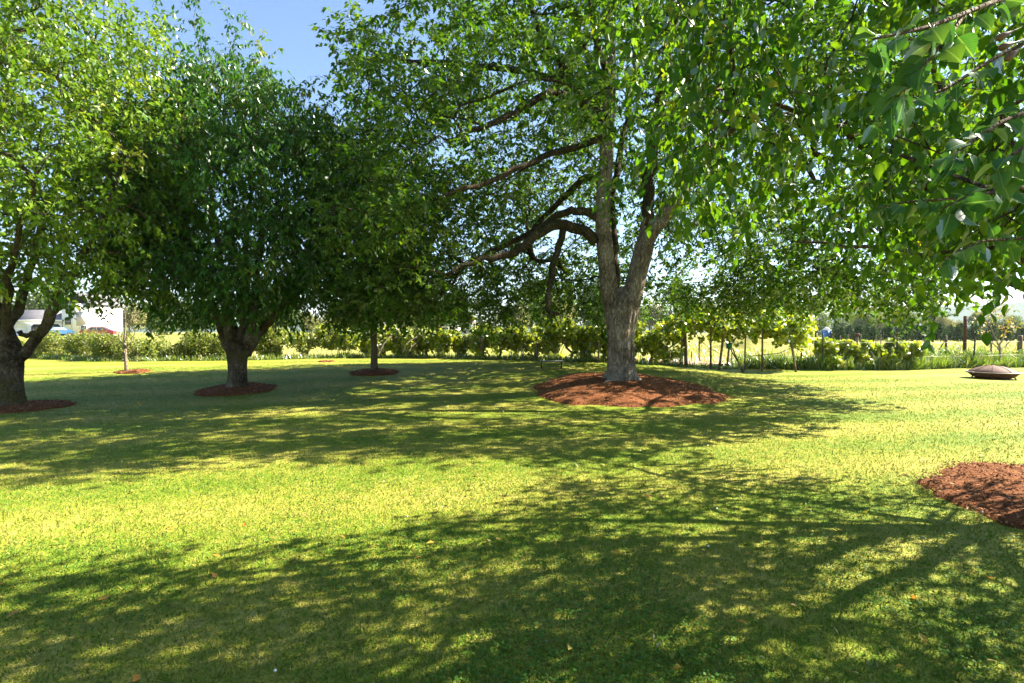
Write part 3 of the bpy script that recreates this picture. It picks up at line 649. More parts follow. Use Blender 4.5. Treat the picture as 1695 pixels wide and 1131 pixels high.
# ---- the sunlit tree at the left edge
lb = G(16, 676); q = qd(lb[1], 0.72); LXm, LYm = lb[0], lb[1]
def keep_l(p, u):
    zm = 2.3 + 0.35 * nz((p[0], p[1], 4), 0.8); r = math.hypot(p[0] - LXm, p[1] - LYm)
    if r < 1.3: zm = 2.5
    return p[2] > zm
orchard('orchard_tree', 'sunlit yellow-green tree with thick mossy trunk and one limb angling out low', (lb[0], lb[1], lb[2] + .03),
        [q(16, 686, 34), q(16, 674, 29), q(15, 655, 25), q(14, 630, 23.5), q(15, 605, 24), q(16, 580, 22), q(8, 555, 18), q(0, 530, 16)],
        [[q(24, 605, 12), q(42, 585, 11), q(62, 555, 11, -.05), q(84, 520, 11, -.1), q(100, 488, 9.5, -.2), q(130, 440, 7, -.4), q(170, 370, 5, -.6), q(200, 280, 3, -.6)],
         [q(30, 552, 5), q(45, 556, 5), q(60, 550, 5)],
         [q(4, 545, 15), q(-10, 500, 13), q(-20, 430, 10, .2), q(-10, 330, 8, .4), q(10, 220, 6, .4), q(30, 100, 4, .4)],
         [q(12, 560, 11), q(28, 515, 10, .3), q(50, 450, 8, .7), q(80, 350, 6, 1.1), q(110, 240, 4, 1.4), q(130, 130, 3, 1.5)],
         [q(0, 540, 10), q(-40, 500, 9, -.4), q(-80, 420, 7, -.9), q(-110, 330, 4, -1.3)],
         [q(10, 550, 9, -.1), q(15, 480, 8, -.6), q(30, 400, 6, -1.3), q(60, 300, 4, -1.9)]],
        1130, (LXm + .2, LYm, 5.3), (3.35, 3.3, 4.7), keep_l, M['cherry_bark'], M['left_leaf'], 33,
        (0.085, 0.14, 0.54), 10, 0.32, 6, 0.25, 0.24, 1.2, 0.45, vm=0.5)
mulch_bed((lb[0] + 0.0, lb[1] - 0.05), 1.1, 0.95, 0.07, 2500, 'red mulch ring round the thick mossy trunk with a low angled limb', 12)

# ---- the small dark tree
sb = G(619, 617); q = qd(sb[1], 0.92); SX, SY = sb[0], sb[1]
def keep_s(p, u):
    r = math.hypot(p[0] - SX, p[1] - SY); zm = 2.0 + 0.4 * nz((p[0], p[1], 8), 0.9)
    if r < 0.8: zm = 2.5
    return p[2] > zm
orchard('shade_tree', 'slim shaded tree with single straight dark trunk before the vine hedge', (sb[0], sb[1], sb[2] + .03),
        [q(619, 622, 9.5), q(619, 614, 7.5), q(619, 600, 6.3), q(619, 570, 5.6), q(618, 545, 6.2), q(619, 530, 6)],
        [[q(617, 548, 4), q(605, 535, 3.6), q(590, 505, 3), q(570, 450, 2)], [q(620, 540, 4.5), q(635, 515, 4), q(655, 470, 3), q(680, 410, 2)],
         [q(618, 535, 5), q(615, 490, 4.5, .2), q(612, 420, 3.5, .4), q(610, 330, 2.5, .5)], [q(619, 540, 4), q(625, 500, 3.5, -.5), q(640, 440, 2.5, -1)]],
        420, (SX + .1, SY, 5.0), (2.3, 2.2, 3.4), keep_s, M['cherry_bark'], M['cherry_leaf'], 44,
        (0.11, 0.18, 0.5), 8, 0.30, 6, 0.4, 0.30, 0.9, 0.8, sides=16)
mulch_bed((sb[0], sb[1]), 0.76, 0.8, 0.07, 1500, 'dark mulch ring round the slim straight tree before the vine hedge', 15)

# ---- staked sapling at the left
pb = G(209, 616); q = qd(pb[1])
rngp = np.random.default_rng(3)
orchard('sapling', 'thin young tree with pale stem in front of the bramble hedge', pb,
        [q(209, 619, 3.2), q(208, 600, 2.4), q(207, 580, 2.2), q(206, 562, 1.8), q(208, 540, 1.2), q(207, 515, 0.8)],
        [[q(207, 585, 1.2), q(202, 572, 1.0), q(196, 550, 0.7), q(190, 520, .5)], [q(207, 578, 1.1), q(216, 565, .9), q(226, 545, .6)], [q(207, 568, 1), q(213, 545, .7, -.2), q(218, 520, .5, -.3)]],
        26, (pb[0], pb[1], 2.7), (0.7, 0.7, 0.9), lambda p, u: p[2] > 1.7, M['pale_bark'], M['far_pale_leaf'], 55,
        (0.05, 0.08, 0.5), 3, 0.2, 4, 0.2, 0, 1, 0.3, sides=8, rt=0.004, jit=0.0)
mulch_bed((pb[0] + 0.2, pb[1]), 0.5, 0.45, 0.04, 500, 'little mulch ring at the foot of the thin young tree', 17)
mx_, my_, _ = G(540, 599)
mulch_bed((mx_, my_), 0.32, 0.3, 0.03, 200, 'bare mulch patch with no tree, on the sunny lawn by the hedge', 19)

# ---- pear tree at the right, its trunk beyond the edge of the view
PX, PY = 5.55, 4.6
def pear():
    rng = np.random.default_rng(61)
    e = empty('pear_tree', (PX, PY, gz(PX, PY) + 0.06), label='pear tree with broad glossy leaves overhanging the lawn above the sunlit mulch bed', cat='tree')
    s = Skel(rng); tr = MB()
    s.limb([(PX, PY, 0.0, .19), (PX, PY, .15, .14), (PX - .02, PY, .6, .115), (PX + .03, PY, 1.2, .105), (PX, PY, 1.7, .11)], 4, 2.0); o = s.limbs.pop(); tr.tube(o[0], o[1], 24, 0.05, 2)
    L = [[(PX, PY, 1.55, 0.066), (PX - .5, PY - .5, 2.1, 0.054), (PX - 1.5, PY - 1.4, 2.9, 0.036), (PX - 2.6, PY - 2.2, 3.2, 0.021), (2.0, 1.75, 3.0, 0.0108)],
         [(PX, PY, 1.55, 0.066), (PX - .8, PY + .1, 2.2, 0.054), (PX - 2.0, PY + .1, 3.1, 0.036), (PX - 3.2, PY - .1, 3.6, 0.021), (1.5, 4.1, 3.6, 0.009)],
         [(PX, PY, 1.6, 0.072), (PX - .3, PY + .4, 2.5, 0.06), (PX - .8, PY + .9, 3.8, 0.042), (PX - 1.0, PY + 1.0, 5.0, 0.021), (PX - 1.0, PY + .9, 6.0, 0.009)],
         [(PX, PY, 1.6, 0.06), (PX + .8, PY + .3, 2.4, 0.048), (PX + 1.8, PY + .8, 3.3, 0.03), (PX + 2.6, PY + 1.2, 3.8, 0.012)],
         [(PX, PY, 1.6, 0.06), (PX + .3, PY - .8, 2.4, 0.048), (PX + .5, PY - 2.0, 3.2, 0.03), (PX + .4, PY - 3.0, 3.6, 0.012)],
         [(PX, PY, 1.55, 0.054), (PX - .3, PY + .9, 2.2, 0.042), (PX - .9, PY + 2.0, 2.7, 0.027), (PX - 1.5, PY + 2.8, 2.9, 0.012)],
         [(PX - .2, PY + .1, 2.1, 0.06), (PX - .6, PY - .5, 3.4, 0.042), (PX - .9, PY - 1.0, 4.8, 0.024), (PX - 1.1, PY - 1.2, 6.0, 0.009)]]
    for l in L: s.limb(l, 4, 0.25, 0.02)
    for a, b in s.limbs: tr.tube(a, b, 10, 0.04, 3)
    tr.build('trunk', M['pear_bark'], e, True)
    def keep(p, u):
        x, y, z = p
        if math.hypot(x, y) < 2.3 or y < 0.3: return False
        gx, gy = shade_at(p)
        if gy > np.interp(gx, *PL) + .3 * nz((gx, gy, 1), .9): return False
        # in front of the view the boughs stop short of the middle of the lawn
        zm = 2.0 + 0.13 * y + 0.3 * nz((x, y, 0), 0.9)
        if math.hypot(x - PX, y - PY) < 1.6: zm = 2.3
        if x / max(y, .1) < 0.62: zm = max(zm, 1.6 + 0.27 * y)
        if x / max(y, .1) < 0.15: return False
        return z > zm
    att = crown_points(rng, 640, (4.9, 4.5, 3.0), (3.6, 2.9, 3.6), keep, 0.44, 1.5, 0.5, 0.9, 9.1)
    ex = []
    for _ in range(60):                                # the hanging sprays before the walnut trunk
        d_ = rng.uniform(3.6, 4.7); ex.append(P(rng.normal(1165, 55), rng.uniform(-60, 330), d_))
    for _ in range(45):
        d_ = rng.uniform(3.0, 5.0); ex.append(P(rng.uniform(1430, 1720), rng.uniform(230, 420), d_))
    att = np.vstack([att, np.array(ex)])
    s.grow(att, 0.35, 0.3, 0.04, 0.08); r = s.radii(0.0045, 0.46)
    bm_ = MB(); s.branch_mesh(bm_, r)
    tips = s.pos[s.tips]; dirs = s.dir[s.tips]
    Pp, D, t, ends = spray(rng, tips, dirs, 7, 0.28, 5, 0.45, 0.9, 0.15)
    twig_mesh(bm_, ends, 0.0025); bm_.build('branches', M['pear_bark'], e, True)
    n = len(Pp); A = D * 0.5 + rand_unit(rng, n) * 0.7 + np.array([0, 0, -0.75]); Nn = np.array([0, 0, 0.8]) + rng.normal(0, 0.55, (n, 3)) + D * 0.5
    Ln = rng.uniform(0.065, 0.105, n); vv = np.clip(np.repeat(rng.normal(0.42, 0.15, len(tips)), 35) + rng.normal(0, 0.15, n), 0, 1)
    leaves('crown', Pp, A, Nn, Ln, Ln * 0.62, T8, F8, rng, M['pear_leaf'], e, vv, kind='stuff')
    # the boughs that reach close to the eye: every leaf an object of its own
    def leaf_mesh(seed):
        rg = np.random.default_rng(seed); xs_ = np.array([0, 0.05, 0.15, 0.3, 0.47, 0.64, 0.8, 0.91, 1.0]); w = np.array([0.0, 0.16, 0.29, 0.37, 0.375, 0.31, 0.19, 0.08, 0.0])
        fold = rg.uniform(0.12, 0.45); curl = rg.uniform(0.05, 0.35); tw = rg.uniform(-0.4, 0.4); V = []; 
        for x, ww in zip(xs_, w):
            zc = -curl * x * x
            for k in (-1, -0.5, 0, 0.5, 1):
                y = k * ww; V.append((x, y, zc + fold * abs(y) + tw * y * x + 0.018 * math.sin(x * 14 + k * 3) * abs(k)))
        i = np.arange(len(V)).reshape(-1, 5); qd_ = np.stack([i[:-1, :-1], i[1:, :-1], i[1:, 1:], i[:-1, 1:]], -1).reshape(-1, 4)
        pet = MB(); pet.tube([(-0.32, 0, 0.10), (-0.15, 0, 0.03), (0.0, 0, 0)], [0.014, 0.012, 0.012], 4)
        V2 = np.vstack(pet.V); k = len(V)
        me = mesh_np('leaf', np.vstack([np.array(V), V2]), [np.vstack([qd_] + [a + k for a in pet.Q]), np.vstack(pet.T) + k], smooth=True); me.materials.append(M['near_leaf']); return me
    LM = [leaf_mesh(200 + i) for i in range(8)]
    boughs = [[P(1705, -12, 1.75), P(1640, 8, 1.5), P(1590, 28, 1.36), P(1530, 50, 1.28), P(1478, 62, 1.22), P(1440, 70, 1.18)],
              [P(1590, 28, 1.36), P(1560, 70, 1.32), P(1530, 105, 1.3), P(1500, 140, 1.3), P(1480, 165, 1.3)],
              [P(1760, 150, 1.9), P(1700, 185, 1.7), P(1650, 205, 1.6), P(1600, 240, 1.52), P(1570, 262, 1.48)],
              [P(1780, 300, 1.95), P(1700, 310, 1.75), P(1650, 318, 1.65), P(1600, 325, 1.6), P(1560, 345, 1.6)],
              [P(1720, 60, 2.2), P(1640, 100, 2.1), P(1560, 150, 2.05), P(1500, 175, 2.0), P(1450, 200, 2.0)],
              [P(1750, 400, 2.3), P(1690, 395, 2.2), P(1620, 400, 2.15), P(1560, 430, 2.1)],
              [P(1650, 320, 2.4), P(1580, 330, 2.4), P(1500, 335, 2.4), P(1450, 345, 2.4)],
              [P(1740, 220, 1.45), P(1700, 240, 1.4), P(1665, 262, 1.38), P(1640, 290, 1.38)]]
    for bi, b in enumerate(boughs):
        b = [np.array(x) for x in b]
        j = int(np.argmin(np.sum((s.pos[:s.n] - b[0]) ** 2, 1)))
        pre = [s.pos[j]] if bi != 1 else []
        pts = np.array(pre + b)
        mb = MB(); mb.tube(pts, np.linspace(0.011, 0.0028, len(pts)) if bi != 1 else np.linspace(0.005, 0.0025, len(pts)), 6)
        bo = mb.build('bough', M['pear_bark'], e, True)
        nl = (26, 16, 24, 24, 24, 20, 22, 16)[bi]
        bb = np.array(b); seg = np.linspace(0.15, len(bb) - 1.001, nl)
        for k, tt in enumerate(seg):
            i = int(tt); f = tt - i; p0 = bb[i] * (1 - f) + bb[i + 1] * f
            dr = unit(bb[i + 1] - bb[i])
            ax = unit(dr * rng.uniform(0.1, 0.6) + rand_unit(rng, 1)[0] * 0.75 + np.array([0, 0, rng.uniform(-1.1, -0.2)]))
            nn = np.array([0, 0, 0.8]) + rng.normal(0, 0.5, 3) + np.array([0, -0.35, 0]); nn = unit(nn - ax * (nn @ ax)); sd = np.cross(nn, ax)
            sz = rng.uniform(0.052, 0.084); base = p0 + ax * sz * 0.30 + rng.normal(0, 0.006, 3)
            lo = bpy.data.objects.new('leaf', LM[int(rng.integers(8))]); COL.objects.link(lo); lo.parent = bo
            mw = Matrix(((ax[0] * sz, sd[0] * sz, nn[0] * sz, base[0]), (ax[1] * sz, sd[1] * sz, nn[1] * sz, base[1]), (ax[2] * sz, sd[2] * sz, nn[2] * sz, base[2]), (0, 0, 0, 1)))
            lo.matrix_local = mw
    for (px, py, d_, tilt) in ((1650, 66, 1.5, 1.1), (1654, 82, 1.53, 1.2), (1664, 98, 1.5, 0.9)):
        c = np.array(P(px, py, d_)); a = unit(np.array([math.sin(tilt), 0.1, math.cos(tilt)]))
        prof = [(0.0, 0.001), (0.003, 0.006), (0.010, 0.0098), (0.022, 0.0104), (0.036, 0.0078), (0.050, 0.0044), (0.060, 0.0018), (0.095, 0.0013)]
        mb = MB(); mb.tube([c + a * (h - 0.02) for h, _ in prof], [r_ for _, r_ in prof], 12); mb.build('pear', M['pear_fruit'], e, True)
    return e
pear()
mulch_bed((PX + .05, PY + .1), 1.5, 1.42, 0.10, 9000, 'sunlit red mulch bed under the overhanging pear tree', 23, 0.028)

# ------------------------------------------------------------------ hedge, vines, fence
def blob_leaves(rng, n, clumps, size):
    """clumps: (x,y,z,r) -> leaf points spread over the clump surfaces"""
    c = np.array(clumps); w = c[:, 3] ** 2; k = rng.choice(len(c), n, p=w / w.sum())
    u = rand_unit(rng, n); r = c[k, 3] * rng.uniform(0.55, 1.08, n)
    p = c[k, :3] + u * r[:, None]
    A = u * 0.5 + rand_unit(rng, n) * 0.8 + np.array([0, 0, -0.35]); Nn = u * 0.6 + np.array([0, 0, 0.5]) + rng.normal(0, 0.65, (n, 3))
    return p, A, Nn
def bramble(px0, px1, h, nleaf, label, seed, mat='bramble_leaf', depth=0.7, lsz=(0.05, 0.11)):
    rng = np.random.default_rng(seed)
    x0 = np.interp(px0, [0, 1], [0, 1]); a = ground_line(px0); b = ground_line(px1)
    c = 0.5 * (np.array(a) + np.array(b)); e = empty('bramble_bush', (c[0], c[1] + depth, gz(c[0], c[1])), label=label, cat='bush', group='bushes of the bramble hedge')
    cl = []
    L = math.hypot(b[0] - a[0], b[1] - a[1]); nc = int(L * 9)
    for i in range(nc):
        f = rng.uniform(-0.06, 1.06); x = a[0] + (b[0] - a[0]) * f; y = a[1] + (b[1] - a[1]) * f + depth * rng.uniform(0.35, 1.5)
        hh = (h + .14) * (0.9 + 0.3 * nz((x, y, seed), 0.9)); z = gz(x, min(y, 20)) + rng.uniform(0.08, 1) ** 0.75 * (hh - 0.25)
        cl.append((x, y, z, rng.uniform(0.2, 0.42)))
    p, A, Nn = blob_leaves(rng, nleaf, cl, 0); p[:, 2] = np.maximum(p[:, 2], gzv(p[:, 0], p[:, 1]) + 0.02)
    Ls = rng.uniform(*lsz, nleaf); 
    leaves('foliage', p, A, Nn, Ls, Ls * 0.7, TQ, FQ, rng, M[mat], e, kind='stuff')
    mb = MB()
    for i in range(int(L * 7)):
        f = rng.uniform(0, 1); x = a[0] + (b[0] - a[0]) * f; y = a[1] + (b[1] - a[1]) * f + depth * rng.uniform(0.5, 1.3); z = gz(x, y)
        dx, dy = rng.normal(0, 0.5), rng.normal(-0.15, 0.35); hh = h * rng.uniform(0.6, 1.15)
        mb.tube([(x, y, z - .05), (x + dx * .3, y + dy * .3, z + hh * .6), (x + dx * .7, y + dy * .8, z + hh), (x + dx * 1.2, y + dy * 1.3, z + hh * .82)], [.011, .009, .007, .003], 4, cap=False)
    mb.build('stems', M['vine_bark'], e, True)
    return e
def ground_line(px):
    """where the hedge line crosses a photo column"""
    k = (px - CX) / F; best = None
    for i in range(len(HL) - 1):
        (x0, y0, _), (x1, y1, _) = HL[i], HL[i + 1]
        f0 = x0 - k * y0; f1 = x1 - k * y1
        if f0 <= 0 <= f1: t = f0 / (f0 - f1); best = (x0 + (x1 - x0) * t, y0 + (y1 - y0) * t)
    return (best[0], best[1], gz(*best))
brs = [(-50, 40, 1.3, 'leafy bramble bush behind the thick mossy trunk'), (38, 105, 1.3, 'dense green bramble bush below the blue car and white garage'), (102, 165, 1.32, 'pale bramble bush below the red car'),
       (150, 245, 1.2, 'bulging bramble bush right behind the thin young tree'), (238, 318, 1.25, 'bramble bush between the thin young tree and the white stake'),
       (312, 372, 1.12, 'dry pinkish bramble bush behind the white stake'), (365, 440, 1.25, 'bramble bush behind the low-splitting cherry trunk'),
       (425, 505, 1.45, 'tall bright bramble bush just right of the cherry trunk'), (495, 572, 1.35, 'bramble bush at the end of the hedge, with dry canes at its foot')]
for i, (a, b, h, lab) in enumerate(brs):
    bramble(a, b, h, 6500, lab, 70 + i, 'grape_leaf' if i >= 7 else 'bramble_leaf', 0.75 if i != 3 else 0.5, (0.06, 0.13) if i >= 7 else (0.05, 0.11))

def vine(px, half, h, nleaf, label, seed, canes=8, top=1.0, low=0.6):
    rng = np.random.default_rng(seed); a = ground_line(px); x, y = a[0], a[1] + 0.55; z = gz(x, min(y, 20)); sc = y / F
    e = empty('grape_vine', (x, y, z), label=label, cat='vine', group='grape vines along the back of the lawn')
    mb = MB(); k = rng.uniform(-.15, .15, 4)
    mb.tube([(x, y, z - .1), (x + k[0], y + .03, z + .3), (x + k[1], y - .03, z + .55), (x + k[2], y, z + .8), (x + k[2] + .1, y, z + 1.0)], [.075, .06, .05, .045, .03], 9, 0.1, seed)
    mb.build('trunk', M['vine_bark'], e, True)
    cm = MB(); W = half * sc
    for i in range(canes):
        sg = rng.choice([-1, 1]); l = W * rng.uniform(0.5, 1.1); yy = rng.normal(-0.2, 0.2); zz = z + rng.uniform(0.6, 1.05); dr = rng.uniform(0.3, 1.0)
        cm.tube([(x + k[2], y, zz - .1), (x + sg * l * .35, y + yy * .4, zz + .12), (x + sg * l * .75, y + yy - .15, zz - dr * .3), (x + sg * l * .95, y + yy - .3, zz - dr * .8), (x + sg * l * .9, y + yy - .35, max(z + .08, zz - dr * 1.15))], [.02, .017, .013, .009, .005], 5, cap=False)
    cm.build('canes', M['pale_bark'], e, True)
    cl = []
    for i in range(int(W * 2 * 24)):
        fx = rng.uniform(-1.1, 1.1); xx = x + fx * W; hh = h * (0.94 + 0.32 * nz((xx, seed, 0), 1.1)); zz = z + low + (hh - low - .15) * rng.uniform(0, 1) ** 0.7
        cl.append((xx, y + rng.normal(0, 0.28), zz, rng.uniform(0.12, 0.30)))
    for i in range(int(W * 9)):
        xx = x + rng.uniform(-1, 1) * W; cl.append((xx, y + rng.normal(.1, .3), z + rng.uniform(.1, low + .1), rng.uniform(.08, .2)))
    p, A, Nn = blob_leaves(rng, nleaf, cl, 0); Ls = rng.uniform(0.09, 0.16, nleaf); p[:, 2] = np.maximum(p[:, 2], z + .05)
    leaves('foliage', p, A, Nn, Ls, Ls * 1.0, TG, FG, rng, M['grape_leaf'], e, kind='stuff'); return e
vl = [(598, 36, 1.35, 'grape vine just left of the slim tree trunk, low canes bare'), (655, 36, 1.38, 'grape vine right of the slim tree with pale bare canes arching to the ground'),
      (705, 34, 1.38, 'grape vine with tangled pale canes below the white shed'), (760, 34, 1.35, 'grape vine below the dark gable roof'),
      (825, 38, 1.4, 'grape vine with thick dark leaning trunk beside a wooden post'), (886, 34, 1.45, 'grape vine between the thick leaning vine and the low plank bench'),
      (945, 36, 1.55, 'grape vine with crooked dark trunk behind the low plank bench'), (1003, 36, 1.5, 'grape vine behind the walnut trunk'), (1082, 44, 1.6, 'grape vine sprawling between walnut trunk and arbour')]
for i, (a, b, h, lab) in enumerate(vl): vine(a, b, h, 2600, lab, 100 + i, 22 if i in (1, 2) else 10, low=0.42)

# arbour with its own vine
def arbour():
    a = ground_line(1133); y = a[1]; S = y / F
    def g(px, dy=0.0): d = y + dy; X = (px - CX) / F * d; return X, d, gz(X, min(d, 20))
    e = empty('arbour', (g(1180)[0], y, 0), label='rough wooden arbour with leaning posts carrying a mass of vine', cat='arbour')
    def post(px0, py0, px1, py1, r, mat, dy=0.0, wood=False):
        x0, d, z0 = g(px0, dy); top = P(px1, py1, d); mb = MB(); t = np.array(top); b = np.array((x0, d, z0 - .15))
        mb.tube([b + (t - b) * f for f in np.linspace(0, 1, 6)], np.linspace(r * 1.1, r, 6), 9, 0.06 if wood else 0.0, px0); mb.build('post', M[mat], e, True)
    post(1136, 606, 1133, 535, .07, 'post_wood', 0, True); post(1177, 609, 1176, 530, .04, 'post_wood', .1)
    post(1190, 611, 1200, 535, .045, 'post_wood', -.3); post(1203, 600, 1211, 535, .04, 'post_wood', 1.4); post(1262, 609, 1262, 535, .035, 'post_wood', 0)
    post(1319, 614, 1306, 545, .04, 'post_wood', -.6); post(1233, 609, 1234, 545, .03, 'post_wood', .2)
    for (pa, ya, pb, yb, dy) in ((1120, 537, 1215, 533, 0.0), (1205, 533, 1325, 541, -.2), (1125, 532, 1320, 536, 1.5)):
        A = np.array(P(pa, ya, y + dy)); B = np.array(P(pb, yb, y + dy)); mb = MB(); mb.tube([A + (B - A) * f for f in np.linspace(0, 1, 6)], .045, 8, 0.05, pa); mb.build('beam', M['post_wood'], e, True)
    rng = np.random.default_rng(131)
    v = empty('grape_vine', (g(1128)[0], y - .1, g(1128)[2]), label='grape vine heaped thickly over the top of the wooden arbour', cat='vine', group='grape vines along the back of the lawn')
    mb = MB(); x0, d, z0 = g(1127, -.12)
    mb.tube([(x0, d, z0 - .1), (*P(1129, 580, d),), (*P(1130, 550, d),), (*P(1136, 535, d),), (*P(1152, 529, d),), (*P(1180, 533, d),)], [.07, .06, .055, .055, .05, .04], 9, .1, 2)
    mb.tube([(*P(1082, 590, d),), (*P(1105, 578, d),), (*P(1128, 562, d),)], [.03, .035, .03], 7, .1, 2)
    mb.build('trunk', M['vine_bark'], v, True)
    cm = MB()
    for (pts) in ([(1240, 590), (1290, 585), (1312, 575), (1330, 580), (1335, 598), (1322, 610)], [(1262, 560), (1245, 552), (1225, 548)], [(1270, 550), (1290, 562), (1310, 580)], [(1140, 545), (1165, 540), (1190, 530)], [(1150, 548), (1158, 562), (1172, 575), (1200, 590)]):
        cm.tube([P(a_, b_, d - .2 + .1 * i) for i, (a_, b_) in enumerate(pts)], np.linspace(.018, .007, len(pts)), 5, cap=False)
    cm.build('canes', M['vine_bark'], v, True)
    cl = []
    for i in range(330):
        px = rng.uniform(1095, 1340); t = 526 - 9 * math.sin((px - 1098) / 240 * math.pi) + 4 * nz((px * .05, 2, 0)); py = t + abs(rng.normal(0, 15))
        if px < 1130: py += (1130 - px) * 0.5
        cl.append((*P(px, py, y + rng.normal(.35, .65)), rng.uniform(.13, .32)))
    for i in range(60):                                # the curtain hanging at the right end
        px = rng.uniform(1275, 1340); py = rng.uniform(525, 566) ; cl.append((*P(px, py, y + rng.normal(-.2, .4)), rng.uniform(.12, .25)))
    for i in range(16):
        px = rng.uniform(1180, 1225); py = rng.uniform(540, 566); cl.append((*P(px, py, y + rng.normal(.2, .4)), rng.uniform(.1, .2)))
    p, A, Nn = blob_leaves(rng, 12000, cl, 0); Ls = rng.uniform(.10, .17, 12000)
    leaves('foliage', p, A, Nn, Ls, Ls, TG, FG, rng, M['grape_leaf'], v, kind='stuff')
    # things left at the arbour
    x0, d, z0 = g(1203, -.25); b = empty('bird_house', P(1207, 574, d), label='small dark green box hung on the leaning arbour post', cat='box')
    c = P(1207, 573, d); mb = MB(); mb.box(c, (.19, .15, .22)); mb.build('body', M['green_box'], b); mb = MB(); mb.box((c[0], c[1], c[2] + .127), (.24, .22, .025), 0, .12); mb.build('roof', M['green_box'], b)
    for k, (pa, ya, pb, yb) in enumerate(((1209, 578, 1232, 606), (1213, 577, 1229, 607))):
        A = np.array(P(pa, ya, d - .05 - .12 * k)); B = np.array(P(pb, yb, d - .6)); B[2] = 0.0
        o = MB().tube([A, 0.5 * (A + B) + np.array([0, 0, -.01]), B], .028, 6).build('loose_pole', M['post_wood'], None, True, label='weathered pole leaning on the arbour beside the green box', cat='pole', group='poles leaning on the arbour')
arbour()

# low vine row and weeds at the right fence
def low_vine(px, half, label, seed):
    rng = np.random.default_rng(seed); a = ground_line(px); x, y = a[0], a[1] + .5; W = half * y / F; e = empty('grape_vine', (x, y, 0), label=label, cat='vine', group='grape vines along the back of the lawn')
    mb = MB(); mb.tube([(x, y, -.1), (x + .05, y, .4), (x - .03, y, .8), (x + .2, y, 1.0)], [.045, .035, .03, .02], 8, .1, seed); mb.tube([(x, y, .75), (x - .4 * W, y, .95), (x - W, y, .85)], [.02, .015, .008], 5); mb.tube([(x, y, .75), (x + .4 * W, y, 1.0), (x + W, y, .8)], [.02, .015, .008], 5)
    mb.build('trunk', M['vine_bark'], e, True)
    cl = [(x + rng.uniform(-1, 1) * W, y + rng.normal(0, .25), rng.uniform(.35, 1.1), rng.uniform(.1, .26)) for _ in range(int(W * 26))]
    p, A, Nn = blob_leaves(rng, 1500, cl, 0); Ls = rng.uniform(.10, .18, 1500); leaves('foliage', p, A, Nn, Ls, Ls, TG, FG, rng, M['grape_leaf'], e, kind='stuff')
low_vine(1402, 36, 'low bright grape vine below the blue portable toilet', 140); low_vine(1462, 34, 'low bright grape vine beside the tall dark fence post', 141); low_vine(1507, 20, 'small grape vine climbing just past the tall dark fence post', 142)

def weeds(name, n, area, hmin, hmax, mat, seed, w=0.012, vm=0.5, zf=None, **kw):
    rng = np.random.default_rng(seed); X, Y = area(rng, n); Z = zf(X, Y) if zf else gzv(X, np.minimum(Y, 20))
    A = rng.normal(0, .32, (n, 3)) + np.array([0, 0, 1.0]); Nn = rand_unit(rng, n) * np.array([1, 1, .2]); L = rng.uniform(hmin, hmax, n) * (0.6 + 0.6 * np.array([nz((x, y, 0), 1.1) + .5 for x, y in zip(X, Y)]))
    T = np.array([[0, .5, 0], [0, -.5, 0], [.55, .42, .04], [.55, -.42, .04], [1, 0, .22]]); Fc = np.array([[0, 1, 3], [0, 3, 2], [2, 3, 4]])
    return leaves(name, np.stack([X, Y, Z - .02], -1), A, Nn, np.maximum(L, .05), w * rng.uniform(.6, 1.6, n), T, Fc, rng, M[mat], None, np.clip(rng.normal(vm, .25, n), 0, 1), kind='stuff', **kw)
def strip(x0, x1, back, front=0.1):
    def f(rng, n):
        X = rng.uniform(x0, x1, n); t = rng.random(n) ** 1.3; return X, hedge_y(X) - front + t * back
    return f
xr = ground_line(1235)[0]
weeds('tall_weeds', 17000, strip(xr, 27, 2.2), .25, .85, 'weed_leaf', 150, .03, .42)
weeds('hedge_grass', 16000, strip(-32, xr, 1.0, .25), .08, .32, 'weed_leaf', 151, .025, .5)
def far_area(rng, n):
    X = rng.uniform(6, 62, n); Y = 26 + 45 * rng.random(n) ** 1.4; return X, Y
weeds('dry_field_grass', 14000, far_area, .2, .6, 'weed_leaf', 152, .05, .8, zf=lambda X, Y: X * 0 - .03)
# leafy weeds
rng = np.random.default_rng(155); cl = []
for i in range(120):
    x = rng.uniform(xr + .3, 25); cl.append((x, hedge_y(x) + rng.uniform(.1, 1.3), rng.uniform(.05, .45 if x < 15 else .75), rng.uniform(.1, .28)))
p, A, Nn = blob_leaves(rng, 9000, cl, 0); p[:, 2] = np.maximum(p[:, 2], .02); Ls = rng.uniform(.04, .11, 9000)
leaves('leafy_weeds', p, A, Nn, Ls, Ls * .6, TQ, FQ, rng, M['weed_leaf'], None, np.clip(rng.normal(.4, .2, 9000), 0, 1), kind='stuff')

# fence posts, one by one
def post(px0, py0, px1, py1, r, mat, label, dback=0.0, group=None, cap=False):
    a = G(px0, py0) if dback == 0 else None
    if a is None: d = dback; a = ((px0 - CX) / F * d, d, 0.0)
    t = np.array(P(px1, py1, a[1])); b = np.array((a[0], a[1], a[2] - .12))
    e = empty('fence_post', a, label=label, cat='post', group=group or 'posts of the wire fence')
    mb = MB(); wood = mat == 'post_wood'
    mb.tube([b + (t - b) * f for f in np.linspace(0, 1, 6)], np.linspace(r * 1.06, r, 6), 9 if wood else 5, 0.06 if wood else 0, px0); mb.build('shaft', M[mat], e, wood)
    if cap:
        mb = MB(); mb.tube([t - np.array([0, 0, .02]), t + np.array([0, 0, .10]), t + np.array([0, 0, .13])], [r * 2.3, r * 2.5, r * 1.2], 8); mb.build('cap', M['rust'], e)
    else:
        mb = MB(); mb.tube([t - np.array([0, 0, .005]), t + np.array([0, 0, .02])], [r * .98, r * .7], 8); mb.build('cap', M['scar' if wood else 'rust'], e)
    return t
post(1362.5, 613, 1362.5, 551, .030, 'post_metal', 'thin dark metal fence post standing below the portable toilet')
